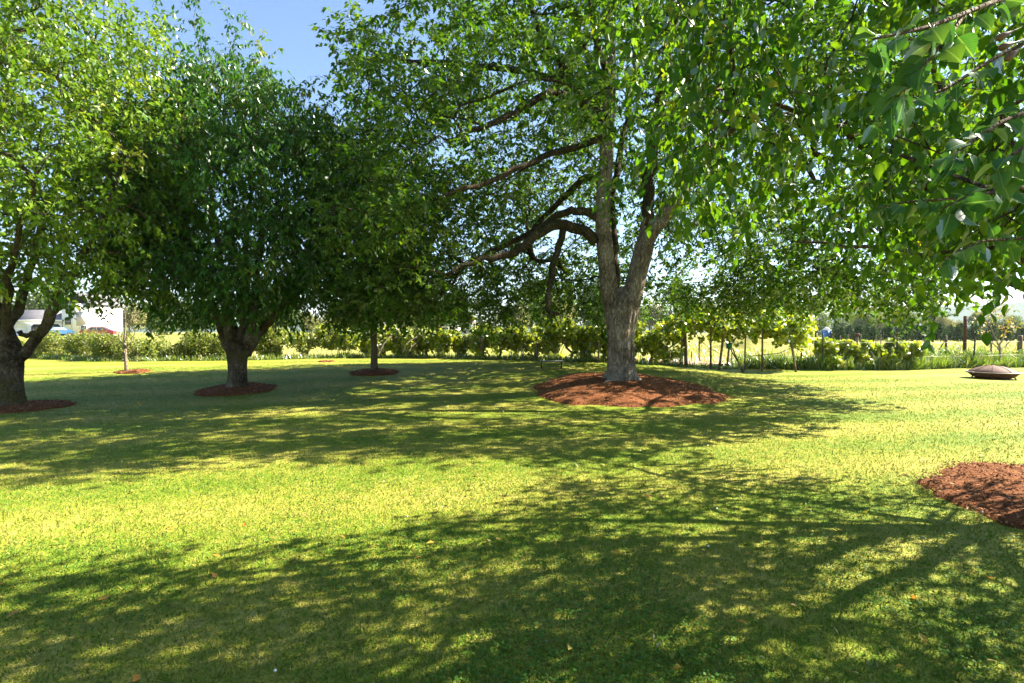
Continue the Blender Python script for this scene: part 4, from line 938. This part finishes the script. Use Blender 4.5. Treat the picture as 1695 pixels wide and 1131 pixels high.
post(1485, 613, 1485.5, 556, .034, 'post_metal', 'dark metal fence post with rusty cap among the low vines', 0, None, True)
post(1611, 609, 1614.5, 560, .032, 'post_metal', 'dark metal fence post leaning slightly beside the rusty fire pit')
post(1326.5, 611, 1326.5, 574, .03, 'post_wood', 'short wooden post just right of the arbour')
post(1211.5, 606, 1211.5, 572, .02, 'post_metal', 'thin stake under the green box of the arbour')
post(799, 594.5, 798.6, 560, .075, 'post_wood', 'brown wooden post among the vines beside the thick leaning vine trunk')
post(889, 597, 889, 568, .05, 'post_wood', 'thin wooden post among the vines left of the plank bench')
post(991, 600, 991, 566, .04, 'post_wood', 'thin dark stake just left of the walnut trunk')
post(1597, 600, 1597.6, 524, .075, 'rust', 'tallest reddish rusty post rising above the weeds', 24.5)
post(1688, 600, 1689, 556, .10, 'post_wood', 'thick weathered wooden corner post behind the yellowing tree', 24.5)
post(1419, 600, 1419, 556, .05, 'post_wood', 'wooden post with rusty cap behind the low vines', 27, None, True)
post(1566, 597, 1566, 556, .05, 'post_wood', 'braced wooden post in the dry grass', 27)
post(1641, 596, 1641, 568, .04, 'post_wood', 'short dark post behind the concrete block', 25)
post(1157.5, 590, 1157.5, 561, .05, 'rust', 'reddish post seen under the arbour on the soil plot', 34)
post(1145, 600, 1145, 582, .025, 'post_wood', 'tiny stake on the soil plot beside the arbour', 27); post(1159, 596, 1157, 586, .035, 'post_wood', 'tilted stump of a stake on the soil plot', 28)
for px in (1425, 1450, 1458, 1481, 1531, 1538, 1404, 1391):
    post(px, 572, px, 554 + (px % 3), .06, 'post_wood', 'small distant wooden post in front of the rows of conifers', 58, 'distant posts before the conifer rows')
A = np.array(P(1563, 566, 27)); B = np.array(P(1555, 579, 26.9)); B[2] = max(B[2], .3)
MB().tube([A, .5 * (A + B), B], .03, 6).build('brace_pole', M['post_wood'], None, label='slanting pole bracing the wooden post in dry grass', cat='pole')
A = np.array(P(1627, 586, 22.8)); B = np.array(P(1617, 604, 22.6))
MB().tube([A, .5 * (A + B), B], .03, 6).build('brace_pole', M['post_wood'], None, label='short pole slanting beside the leaning metal post near the fire pit', cat='pole')
for hz, lab in ((.55, 'lower strand of fence wire through the weeds'), (1.15, 'upper strand of fence wire above the weeds')):
    pts = [(*ground_line(px)[:2], hz) for px in (1262, 1310, 1362.5, 1420, 1485, 1550, 1613, 1690)]
    MB().tube([(x, y + .08, z + .02 * math.sin(i * 2)) for i, (x, y, z) in enumerate(pts)], .0045, 4).build('fence_wire', M['wire'], None, label=lab, cat='wire', group='strands of the wire fence')
wx, wy, wz = G(360.5, 592); ws = empty('stake', (wx, wy, wz), label='short white stake in front of the dry brambles', cat='stake')
mb = MB(); mb.box((wx, wy, wz + .19), (.12, .07, .44)); mb.build('shaft', M['white_paint'], ws); mb = MB(); mb.box((wx, wy, wz + .425), (.10, .06, .03)); mb.build('top', M['white_paint'], ws)

# low plank bench
bx, by, bz = G(914, 612); by += .3
e = empty('plank_bench', (bx, by, bz), label='low grey plank bench on thin legs before the vine row', cat='bench')
for k in range(2): MB().box((bx, by + k * .155 - .08, bz + .27), (.84, .14, .03), .02).build('plank', M['concrete'], e)
for sx in (-.34, .34):
    for sy in (-.1, .1): MB().box((bx + sx, by + sy, bz + .12), (.03, .03, .27)).build('leg', M['post_metal'], e)

# rusty fire pit
fx, fy, fz = G(1645, 627); fz -= .02
e = empty('fire_pit', (fx, fy, fz), label='rusty round metal fire pit with domed lid on the lawn edge', cat='fire pit')
MB().lathe([(.10, .02), (.42, .03), (.56, .10), (.66, .20), (.70, .225), (.70, .24), (.62, .235), (.5, .1), (.1, .06)], (fx, fy, fz), 40).build('bowl', M['rust'], e, True)
MB().lathe([(.70, .243), (.735, .225), (.745, .235), (.735, .255), (.66, .262)], (fx, fy, fz), 40).build('rim', M['rust_lid'], e, True)
ld = MB().lathe([(.655, .262), (.63, .29), (.46, .385), (.25, .455), (.08, .482), (.001, .485)], (fx, fy, fz), 40, .01).build('lid', M['rust_lid'], e, True)
MB().tube([(fx - .07, fy, fz + .48), (fx - .05, fy, fz + .515), (fx + .05, fy, fz + .515), (fx + .07, fy, fz + .48)], .012, 6).build('handle', M['rust'], ld, True)
for a in np.arange(0, 6.28, 6.283 / 8):
    MB().tube([(fx + rr_ * math.cos(a), fy + rr_ * math.sin(a), fz + zz_ + .004) for rr_, zz_ in ((.65, .268), (.63, .29), (.46, .385), (.25, .455), (.08, .482))], .008, 5).build('seam', M['rust'], ld)
MB().lathe([(.735, .236), (.752, .243), (.752, .255), (.735, .262), (.722, .25), (.735, .236)], (fx, fy, fz), 40).build('rim_wire', M['wire'], e, True)
for a in (.6, 2.2, 3.9, 5.4):
    MB().tube([(fx + .52 * math.cos(a), fy + .52 * math.sin(a), fz + .12), (fx + .6 * math.cos(a), fy + .6 * math.sin(a), fz - .03)], .02, 6).build('leg', M['rust'], e)
for sx in (-1, 1):
    MB().tube([(fx + sx * .73, fy - .1, fz + .24), (fx + sx * .80, fy - .08, fz + .25), (fx + sx * .80, fy + .08, fz + .25), (fx + sx * .73, fy + .1, fz + .24)], .011, 6).build('side_handle', M['wire'], e, True)
# concrete block and the yellowing young tree behind it
cx_, cy_ = ground_line(1656)[0] + .3, ground_line(1656)[1] + 1.5
e = empty('concrete_trough', (cx_, cy_, 0), label='grey concrete trough half hidden in weeds behind the fire pit', cat='trough')
for (c, sz, nm) in (((cx_, cy_ - .3, .27), (1.0, .08, .62), 'front_wall'), ((cx_, cy_ + .3, .27), (1.0, .08, .62), 'back_wall'), ((cx_ - .46, cy_, .268), (.08, .517, .61), 'end_wall'), ((cx_ + .46, cy_, .268), (.08, .517, .61), 'end_wall')):
    MB().box(c, sz).build(nm, M['concrete'], e)
yb = ground_line(1656); q = qd(yb[1] + .35); yz = (yb[0] + .15, yb[1] + .35, 0)
orchard('young_fruit_tree', 'young tree with yellowing leaves and bare forks behind the fire pit', yz,
        [q(1657, 614, 2.2), q(1656.5, 600, 1.7), q(1655.5, 585, 1.5), q(1655, 573, 1.5)],
        [[q(1655, 575, 1.3), q(1648, 560, 1.2), q(1640, 545, .9), q(1630, 528, .6)], [q(1655, 574, 1.3), q(1662, 558, 1.1), q(1668, 542, .8), q(1672, 525, .5)], [q(1655, 580, 1), q(1645, 570, .8, -.2), q(1632, 562, .5, -.3)], [q(1656, 580, 1), q(1668, 570, .8, .2), q(1680, 555, .5, .2)]],
        60, (yz[0] + .05, yz[1], 2.15), (1.0, .9, .75), lambda p, u: p[2] > 1.35, M['pale_bark'], M['yellow_leaf'], 171, (.06, .10, .55), 3, .2, 4, .1, .25, 1.4, .3, sides=9, rt=.004, jit=0.0)

# ------------------------------------------------------------------ far things
def card_tree(name, seed, h, w, kind, mat, n, sz):
    """crown and trunk meshes of a distant tree standing at the origin"""
    rng = np.random.default_rng(seed); cl = []
    if kind == 'round':
        for i in range(42):
            u = rand_unit(rng, 1)[0] * rng.uniform(.35, .85); cl.append((u[0] * w * .5, u[1] * w * .5, h * .56 + u[2] * h * .40, rng.uniform(.10, .19) * w))
    elif kind == 'tall':
        for i in range(42):
            f = rng.uniform(.1, 1); r = w * .5 * math.sin(min(1, f * .95 + .08) * math.pi) ** .7; a = rng.uniform(0, 6.28); cl.append((r * .7 * math.cos(a), r * .7 * math.sin(a), h * f, rng.uniform(.12, .22) * w))
    if kind == 'cone':
        t = rng.random(n) ** .7; a = rng.uniform(0, 2 * np.pi, n); lay = 0.75 + .25 * np.cos(t * h / max(h / 9, .3) * 2 * np.pi) + .2 * np.sin(a * 5 + t * 20); z = h * (.08 + .92 * (1 - t)); r = w * .5 * t ** .85 * lay * rng.uniform(.6, 1.02, n)
        p = np.stack([r * np.cos(a), r * np.sin(a), z], -1); u = np.stack([np.cos(a), np.sin(a), a * 0 + .25], -1); A = u + rng.normal(0, .35, (n, 3)); Nn = np.array([0, 0, 1.0]) + rng.normal(0, .45, (n, 3))
    else: p, A, Nn = blob_leaves(rng, n, cl, 0)
    A = unit(A); Nn = unit(Nn - A * np.sum(A * Nn, 1)[:, None]); S = np.cross(Nn, A); L = sz * rng.uniform(.6, 1.4, n)
    V = p[:, None] + A[:, None] * (TQ[None, :, 0, None] * L[:, None, None]) + S[:, None] * (TQ[None, :, 1, None] * (L * .7)[:, None, None]) + Nn[:, None] * (TQ[None, :, 2, None] * L[:, None, None])
    me = mesh_np('crown', V.reshape(-1, 3), [(FQ[None] + (np.arange(n) * 4)[:, None, None]).reshape(-1, 3)], np.repeat(np.clip(rng.normal(.45, .22, n), 0, 1), 4)); me.materials.append(mat)
    mb = MB(); mb.tube([(0, 0, -.3), (.02 * h * .2, 0, h * .25), (0, .01 * h, h * .6), (0, 0, h * .92)], [h * .026, h * .02, h * .013, h * .003], 7)
    for i in range(6):
        a = rng.uniform(0, 6.28); z = h * rng.uniform(.3, .65); mb.tube([(0, 0, z), (w * .2 * math.cos(a), w * .2 * math.sin(a), z + h * (.1 if kind != 'cone' else .0)), (w * .36 * math.cos(a), w * .36 * math.sin(a), z + h * (.17 if kind != 'cone' else -.02))], [h * .010, h * .007, h * .002], 5)
    tm = mb.mesh('trunk', True); tm.materials.append(M['cherry_bark']); return name, me, tm
def plant(proto, x, y, z, s, rz, label, cat, group):
    e = empty(proto[0], (x, y, z), label=label, cat=cat, group=group); e.rotation_euler.z = rz; e.scale = (s, s, s)
    for nm, me in (('crown', proto[1]), ('trunk', proto[2])):
        o = bpy.data.objects.new(nm, me); COL.objects.link(o); o.parent = e
        if nm == 'crown': o['kind'] = 'stuff'
    return e
PR = [card_tree('deciduous_tree', 301, 11, 11, 'round', M['far_leaf'], 4200, .55), card_tree('deciduous_tree', 302, 13, 9, 'tall', M['far_leaf'], 4200, .55),
      card_tree('deciduous_tree', 303, 10, 9, 'round', M['far_pale_leaf'], 3800, .5), card_tree('conifer_tree', 304, 17, 7, 'cone', M['conifer_leaf'], 4200, .75)]
CT = [card_tree('field_conifer', 310 + i, 2.6, 1.9, 'cone', M['conifer_leaf'], 850, .24) for i in range(3)]
# (pixel column, depth, prototype, scale, label)
FT = [(1492, 170, 0, 1.0, 'round full sunlit tree standing behind the conifer rows'), (1562, 185, 2, .85, 'pale green tree right of the round full tree'), (1583, 190, 2, .62, 'small yellowing tree next to the pale green tree'),
      (1455, 190, 2, 1.0, 'thin greyish tree left of the round full tree'), (1425, 180, 0, .9, 'dark rounded tree above the short distant posts'), (1395, 175, 1, .85, 'narrow dark tree right of the portable toilet'),
      (1350, 165, 1, .95, 'tall tree left behind the portable toilet'), (1315, 160, 2, 1.05, 'pale rounded tree behind the right end of the arbour'), (1285, 170, 1, 1.05, 'tall tree behind the middle of the arbour'),
      (1540, 240, 3, 1.3, 'tall dark conifer peeping up behind the round full tree'), (1615, 230, 1, .75, 'dark tree below the blue hills, beside the tallest rusty post'), (1640, 225, 0, .8, 'dark tree below the blue hills, behind the yellowing young tree'), (1675, 220, 0, .85, 'dark tree at the end of the treeline behind the corner post'), (1720, 220, 1, .9, 'tree at the very end of the treeline'),
      (1235, 180, 0, 1.0, 'tree seen under the arbour vine'), (1180, 175, 2, 1.05, 'pale tree behind the left part of the arbour'), (1120, 180, 1, 1.15, 'tall tree between walnut and arbour'), (1075, 190, 2, 1.1, 'pale tree just right of the walnut trunk'), (985, 150, 0, 1.15, 'grey-green tree just left of the walnut trunk'),
      (940, 170, 3, .9, 'dark conifer left of the walnut trunk'), (900, 150, 0, .9, 'tree behind the vines near the plank bench'), (850, 140, 2, .85, 'pale tree right of the low grey-roofed cottage'), (793, 62, 2, .31, 'small yellow-green tree between the shed and the cottage'),
      (715, 90, 0, .72, 'bright willow-like tree above the white shed'), (672, 110, 2, .8, 'pale bushy tree right of the slim tree trunk'), (640, 130, 1, .7, 'tree behind the slim tree trunk'), (545, 80, 2, .5, 'pale feathery tree left of the slim tree trunk'), (515, 90, 2, .5, 'feathery shrub-like tree above the bright bramble'), (570, 140, 3, .6, 'conifer behind the pale feathery tree'),
      (470, 130, 0, .8, 'tree right of the cherry trunk beyond the hedge'), (340, 140, 0, .75, 'tree left of the cherry trunk beyond the hedge'), (275, 120, 1, .6, 'tree beyond the hedge right of the red car'), (215, 125, 2, .65, 'pale tree beyond the hedge behind the thin young tree'), (-20, 150, 0, 1.1, 'tree behind the white garage'), (180, 150, 1, .95, 'tall tree right of the white house'), (80, 160, 0, 1.2, 'large tree behind the white house roof')]
FT += [(1000, 140, 1, 1.0, 'slim tree right behind the walnut trunk'), (925, 130, 2, .9, 'pale tree above the plank bench'), (880, 165, 1, 1.0, 'tall dark tree between the cottage and the plank bench'), (760, 150, 1, .8, 'dark tree behind the white shed'), (690, 150, 1, .85, 'dark tall tree behind the bright willow-like tree'),
       (600, 120, 0, .75, 'rounded tree just left of the slim tree trunk'), (440, 150, 1, .8, 'slim far tree right of the cherry trunk'), (310, 150, 3, .6, 'conifer left of the cherry trunk beyond the hedge'), (250, 140, 0, .7, 'rounded far tree beyond the hedge between the young tree and the cherry'), (1150, 160, 0, .95, 'rounded tree behind the thick arbour post'), (1040, 165, 0, 1.0, 'rounded tree in line with the walnut trunk')]
for i, (px, d, k, s, lab) in enumerate(FT):
    if px < 1300 and d > 100: s *= 1.25
    x = (px - CX) / F * d; plant(PR[k], x, d, float(field_z(np.array([x]), np.array([d]))[0]) - .05, s, i * 1.7, lab, 'tree', 'trees along the far side of the field')
rng = np.random.default_rng(320); k = 0
for row, y in enumerate((82, 90, 99, 110, 123)):
    for x in np.arange(50 + row * 2.2, 98 + row * 14, 2.7):
        if x / y > 1.06 or x / y < .63: continue
        plant(CT[k % 3], x + rng.normal(0, .25), y + rng.normal(0, .3), -.05, rng.uniform(.85, 1.25), rng.uniform(0, 6.28), ('small dense conifer in the row of conifers closest to the distant posts', 'small dense conifer in the second row behind the distant posts', 'small dense conifer in the third row behind the distant posts', 'small dense conifer in the fourth row behind the distant posts', 'small dense conifer in the last row, just before the treeline')[row], 'conifer', 'conifers planted in rows'); k += 1
# portable toilet
d = 100; tx = (1368 - CX) / F * d
e = empty('portable_toilet', (tx, d, 0), label='blue portable toilet with white roof in the field', cat='portable toilet')
MB().box((tx, d, 1.0), (1.15, 1.15, 2.0)).build('cabin', M['toilet_blue'], e)
dr = MB().box((tx - .02, d - .6, .98), (.66, .05, 1.75)).build('door', M['toilet_door'], e); MB().box((tx + .24, d - .64, 1.0), (.05, .04, .16)).build('handle', M['white_paint'], dr)
rf = MB(); rf.box((tx, d, 2.04), (1.24, 1.24, .09)); rf.tube([(tx, d - .62, 2.09), (tx, d, 2.17), (tx, d + .62, 2.09)], [.3, .45, .3], 10); rf.build('roof', M['white_paint'], e)
MB().box((tx, d, .06), (1.25, 1.25, .1)).build('skid', M['post_metal'], e)
# houses
def gable(mb, x0, x1, y0, y1, ze, zr, ov=.35, th=.14, axis='x'):
    if axis == 'x':
        ym = (y0 + y1) / 2
        V = [(x0 - ov, y0 - ov, ze), (x1 + ov, y0 - ov, ze), (x1 + ov, ym, zr), (x0 - ov, ym, zr), (x0 - ov, y1 + ov, ze), (x1 + ov, y1 + ov, ze)]
    else:
        xm = (x0 + x1) / 2
        V = [(x0 - ov, y1 + ov, ze), (x0 - ov, y0 - ov, ze), (xm, y0 - ov, zr), (xm, y1 + ov, zr), (x1 + ov, y1 + ov, ze), (x1 + ov, y0 - ov, ze)]
    V = np.array(V); V = np.vstack([V, V - [0, 0, th]])
    mb.add(V, [[0, 1, 2, 3], [3, 2, 5, 4], [7, 6, 9, 8], [8, 9, 10, 11], [0, 6, 7, 1], [1, 7, 8, 2], [2, 8, 11, 5], [5, 11, 10, 4], [4, 10, 9, 3], [3, 9, 6, 0]])
d = 95; hz = .88; X = lambda px: (px - CX) / F * d
e = empty('house', (X(70), d + 4, hz), label='white house with grey roof and garage doors beyond the left hedge', cat='house')
MB().box((X(55), d + 3.5, hz + 1.4), (X(103) - X(5), 7, 2.8)).build('garage_wall', M['white_paint'], e)
mb = MB(); gable(mb, X(5), X(103), d, d + 7, hz + 2.8, hz + 5.0); mb.build('garage_roof', M['grey_roof'], e)
MB().box((X(54), d - .42, hz + 2.85), (X(103) - X(5) + .7, .05, .32)).build('fascia', M['white_paint'], e)
for px in (35, 63, 90):
    w = 2.4; x = X(px); g0 = empty; zb = hz + .02
    V = np.array([(x - w / 2, 0, 0), (x + w / 2, 0, 0), (x + w / 2, 0, 1.75), (x + w / 2 - .45, 0, 2.2), (x - w / 2 + .45, 0, 2.2), (x - w / 2, 0, 1.75)])
    fr = V + [0, d - .05, zb]; bk = V + [0, d + .02, zb]; mb = MB(); mb.add(np.vstack([fr, bk]), [[i, (i + 1) % 6, 6 + (i + 1) % 6, 6 + i] for i in range(6)] + [[0, 1, 2, 5], [2, 3, 4, 5]])
    gd = mb.build('garage_door', M['white_paint' if px == 35 else 'dark_glass'], e)
    for r_ in range(3): MB().box((x, d - .06, zb + .55 * (r_ + 1)), (w, .02, .03)).build('door_panel_line', M['concrete'], gd)
MB().box((X(126), d + 4, hz + 3.0), (X(150) - X(103.5), 8, 6.0)).build('house_wall', M['white_paint'], e)
MB().box((X(135), d - .05, hz + 3.2), (X(142) - X(127), .12, 2.6)).build('siding', M['pink_siding'], e)
mb = MB(); gable(mb, X(103.5), X(150), d, d + 8, hz + 6.0, hz + 8.2, .4, .16, 'y'); mb.build('house_roof', M['grey_roof'], e)
for (px, zc, w, h_) in ((114, hz + 2.75, 1.2, 1.35), (140, hz + 1.3, 1.0, 1.3), (114, hz + 5.0, 1.0, 1.0)):
    x = X(px); wd = MB().box((x, d - .06, zc), (w + .2, .12, h_ + .2)).build('window', M['white_paint'], e)
    for ix in (-1, 0, 1):
        for iz in (-1, 1): MB().box((x + ix * w / 3, d - .13, zc + iz * h_ / 4), (w / 3 - .05, .03, h_ / 2 - .05)).build('pane', M['dark_glass'], wd)
def car(px, d, col, label, rz):
    x = (px - CX) / F * d; z = .9; e = empty('parked_car', (x, d, z), label=label, cat='car', group='cars parked by the white house'); e.rotation_euler.z = rz
    def loc(o): o.matrix_parent_inverse = Matrix.Identity(4); return o
    side = [(-2.1, .35), (-2.15, .75), (-1.9, .95), (-1.35, 1.02), (-.75, 1.5), (.75, 1.52), (1.5, 1.05), (2.1, .95), (2.15, .4)]
    V = np.array([(a, sy * (.86 if b < 1.2 else .68), b) for sy in (-1, 1) for a, b in side]); n = len(side)
    mb = MB(); mb.add(V, [[i, (i + 1) % n, n + (i + 1) % n, n + i] for i in range(n)]); c = np.array([[0, .86 * sy, .6] for sy in (-1, 1)])
    mb.add(np.vstack([V, c]), None, [[(i + 1) % n, i, 2 * n] for i in range(n)] + [[n + i, n + (i + 1) % n, 2 * n + 1] for i in range(n)])
    loc(mb.build('body', M[col], e, True))
    for sy in (-1, 1):
        mb = MB(); mb.add([(-1.1, sy * .86, 1.05), (1.2, sy * .86, 1.08), (.65, sy * .73, 1.43), (-.68, sy * .73, 1.42)], [[0, 1, 2, 3]]); loc(mb.build('side_window', M['dark_glass'], e))
        for sx in (-1.35, 1.35):
            w_ = MB(); w_.tube([(sx, sy * .68, .33), (sx, sy * .9, .33)], .33, 16); w = loc(w_.build('wheel', M['tyre'], e, True)); r_ = MB(); r_.tube([(sx, sy * .88, .33), (sx, sy * .915, .33)], .19, 12); loc(r_.build('rim', M['wire'], w))
    for (xa, za, xb, zb) in ((-1.33, 1.06, -.80, 1.46), (1.46, 1.10, .82, 1.48)):
        s_ = -.02 if xa < 0 else .02
        mb = MB(); mb.add([(xa + s_, -.72, za), (xa + s_, .72, za), (xb + s_, .62, zb), (xb + s_, -.62, zb)], [[0, 1, 2, 3]]); loc(mb.build('windscreen', M['dark_glass'], e))
    for sy in (-.6, .6): loc(MB().box((-2.15, sy, .72), (.06, .3, .16)).build('headlight', M['white_paint'], e))
car(93, 84, 'blue_paint', 'blue car parked in front of the white house', 1.2); car(163, 80, 'red_paint', 'dark red car parked right of the white house', .4)
# sheds beyond the vine row
d = 72; X = lambda px: (px - CX) / F * d
e = empty('shed', (X(747), d, 0), label='white flat-roofed shed beyond the vine hedge', cat='shed')
MB().box((X(746), d + 1.2, 1.2), (2.2, 2.4, 2.4)).build('wall', M['white_paint'], e); MB().box((X(746), d + 1.2, 2.47), (2.5, 2.7, .14)).build('roof', M['concrete'], e); MB().box((X(750), d - .03, 1.0), (.8, .06, 1.9)).build('door', M['pink_siding'], e)
e = empty('shed', (X(725), d + 1, 0), label='little brown-roofed shed left of the white flat-roofed shed', cat='shed')
MB().box((X(725), d + 2, 1.0), (1.4, 2, 2.0)).build('wall', M['post_wood'], e); mb = MB(); gable(mb, X(725) - .7, X(725) + .7, d + 1, d + 3, 2.0, 2.5, .2, .08, 'y'); mb.build('roof', M['brown_roof'], e)
e = empty('shed', (X(773), d + 6, 0), label='dark gable-roofed shed right of the white flat-roofed shed', cat='shed')
MB().box((X(773), d + 8, 1.0), (3.0, 4, 2.0)).build('wall', M['pink_siding'], e); mb = MB(); gable(mb, X(773) - 1.5, X(773) + 1.5, d + 6, d + 10, 2.0, 3.4, .3, .1, 'y'); mb.build('roof', M['brown_roof'], e)
e = empty('cottage', (X(822), d + 4, 0), label='low cottage with grey hipped roof beyond the vine hedge', cat='house')
MB().box((X(820), d + 4, .95), (3.2, 4, 1.9)).build('wall', M['white_paint'], e)
x0, x1, y0, y1 = X(820) - 1.9, X(820) + 1.9, d + 1.7, d + 6.3
MB().add([(x0, y0, 1.9), (x1, y0, 1.9), (x1, y1, 1.9), (x0, y1, 1.9), (x0 + .9, d + 4, 2.95), (x1 - 1.1, d + 4, 2.95)], [[0, 1, 5, 4], [2, 3, 4, 5], [3, 2, 1, 0]], [[1, 2, 5], [3, 0, 4]]).build('roof', M['grey_roof'], e)
w_ = MB().box((X(828), d + 1.98, 1.2), (.8, .06, .8)).build('window', M['white_paint'], e); MB().box((X(828), d + 1.93, 1.2), (.65, .04, .65)).build('pane', M['dark_glass'], w_)
e = empty('shed', (X(655), d, 0), label='grey sheet-metal shed seen right of the slim tree trunk', cat='shed')
MB().box((X(656), d + 1, 1.0), (1.6, 2, 2.0)).build('wall', M['concrete'], e); MB().box((X(656), d + 1, 2.05), (1.9, 2.3, .08), 0, .06).build('roof', M['wire'], e)

# ------------------------------------------------------------------ the near lawn's grass, clover and litter
def lawn_points(rng, n, dmin, dmax, e):
    u = rng.random(n); k = 1 - e; d = (dmin ** k + u * (dmax ** k - dmin ** k)) ** (1 / k); a = np.radians(rng.uniform(-54, 54, n))
    X = d * np.sin(a); Y = d * np.cos(a) - .15
    ok = np.ones(n, bool)
    for (cx, cy, rx, ry) in ((WX, WY, 2.5, 2.7), (PX + .05, PY + .1, 1.42, 1.34), (cb[0], cb[1], .9, .9), (lb[0], lb[1], 1.0, .9)): ok &= ((X - cx) / rx) ** 2 + ((Y - cy) / ry) ** 2 > 1
    ok &= Y < hedge_y(X) - .1
    return X[ok], Y[ok], d[ok]
rng = np.random.default_rng(400)
X, Y, dd = lawn_points(rng, 430000, 1.7, 22, 0.8); n = len(X)
A = rng.normal(0, .55, (n, 3)) + np.array([0, 0, 1.0]); A[:, 2] = np.abs(A[:, 2]) + .15; A = unit(A)
L = rng.uniform(.015, .042, n); W = rng.uniform(.0025, .005, n) * (1 + dd / 7)
Nn = rand_unit(rng, n); S = unit(np.cross(A, Nn)); B = np.stack([X, Y, gzv(X, Y) - .004], -1)
V = np.stack([B + S * W[:, None] / 2, B - S * W[:, None] / 2, B + A * L[:, None] + rng.normal(0, .006, (n, 3))], 1).reshape(-1, 3)
obj('grass', mesh_np('grass', V, [np.arange(n * 3).reshape(-1, 3)], np.repeat(np.clip(rng.normal(.42, .24, n), 0, 1), 3)), M['grass_blade'], None, kind='stuff')
X, Y, dd = lawn_points(rng, 50000, 1.7, 9, 0.8)
ok = np.array([nz((x, y, 5), 1.0) > -.02 for x, y in zip(X, Y)]); X, Y, dd = X[ok], Y[ok], dd[ok]; n = len(X)
Ls = rng.uniform(.010, .022, n); A = rand_unit(rng, n) * np.array([1, 1, .25]); 
leaves('clover', np.stack([X, Y, gzv(X, Y) + rng.uniform(.008, .03, n)], -1), A, np.array([0, 0, 1.0]) + rng.normal(0, .3, (n, 3)), Ls, Ls * .9, TQ, FQ, rng, M['clover'], None, kind='stuff')
X, Y, dd = lawn_points(rng, 30, 2.2, 16, 0.3); n = len(X); o = np.array([[0, 0, 1.1], [1, 0, 0], [0, 1, 0], [-1, 0, 0], [0, -1, 0], [0, 0, -.6]]) * .009
f = np.array([[0, 1, 2], [0, 2, 3], [0, 3, 4], [0, 4, 1], [5, 2, 1], [5, 3, 2], [5, 4, 3], [5, 1, 4]])
obj('clover_flowers', mesh_np('clover_flowers', (np.stack([X, Y, gzv(X, Y) + .035], -1)[:, None] + o[None]).reshape(-1, 3), [(f[None] + (np.arange(n) * 6)[:, None, None]).reshape(-1, 3)]), M['clover_flower'], None, kind='stuff')

X, Y, dd = lawn_points(rng, 420, 2.0, 15, 0.3); n = len(X); Ls = rng.uniform(.03, .08, n)
leaves('fallen_leaves', np.stack([X, Y, gzv(X, Y) + .03], -1), rand_unit(rng, n) * np.array([1, 1, .3]), np.array([0, 0, 1.0]) + rng.normal(0, .35, (n, 3)), Ls, Ls * .5, T4, F4, rng, M['yellow_leaf'], None, np.clip(rng.normal(.75, .3, n), 0, 1), kind='stuff')

# ------------------------------------------------------------------ the air
m, nt, out = mat_new('haze')
pv = nt.nodes.new('ShaderNodeVolumePrincipled'); pv.inputs['Color'].default_value = (0.80, 0.88, 1.0, 1); pv.inputs['Density'].default_value = 0.00012; pv.inputs['Anisotropy'].default_value = 0.2
nt.links.new(pv.outputs[0], out.inputs['Volume'])
obj('haze', MB().box((0, 1600, 60), (7400, 3600, 126)).mesh('haze'), m, None, kind='stuff')
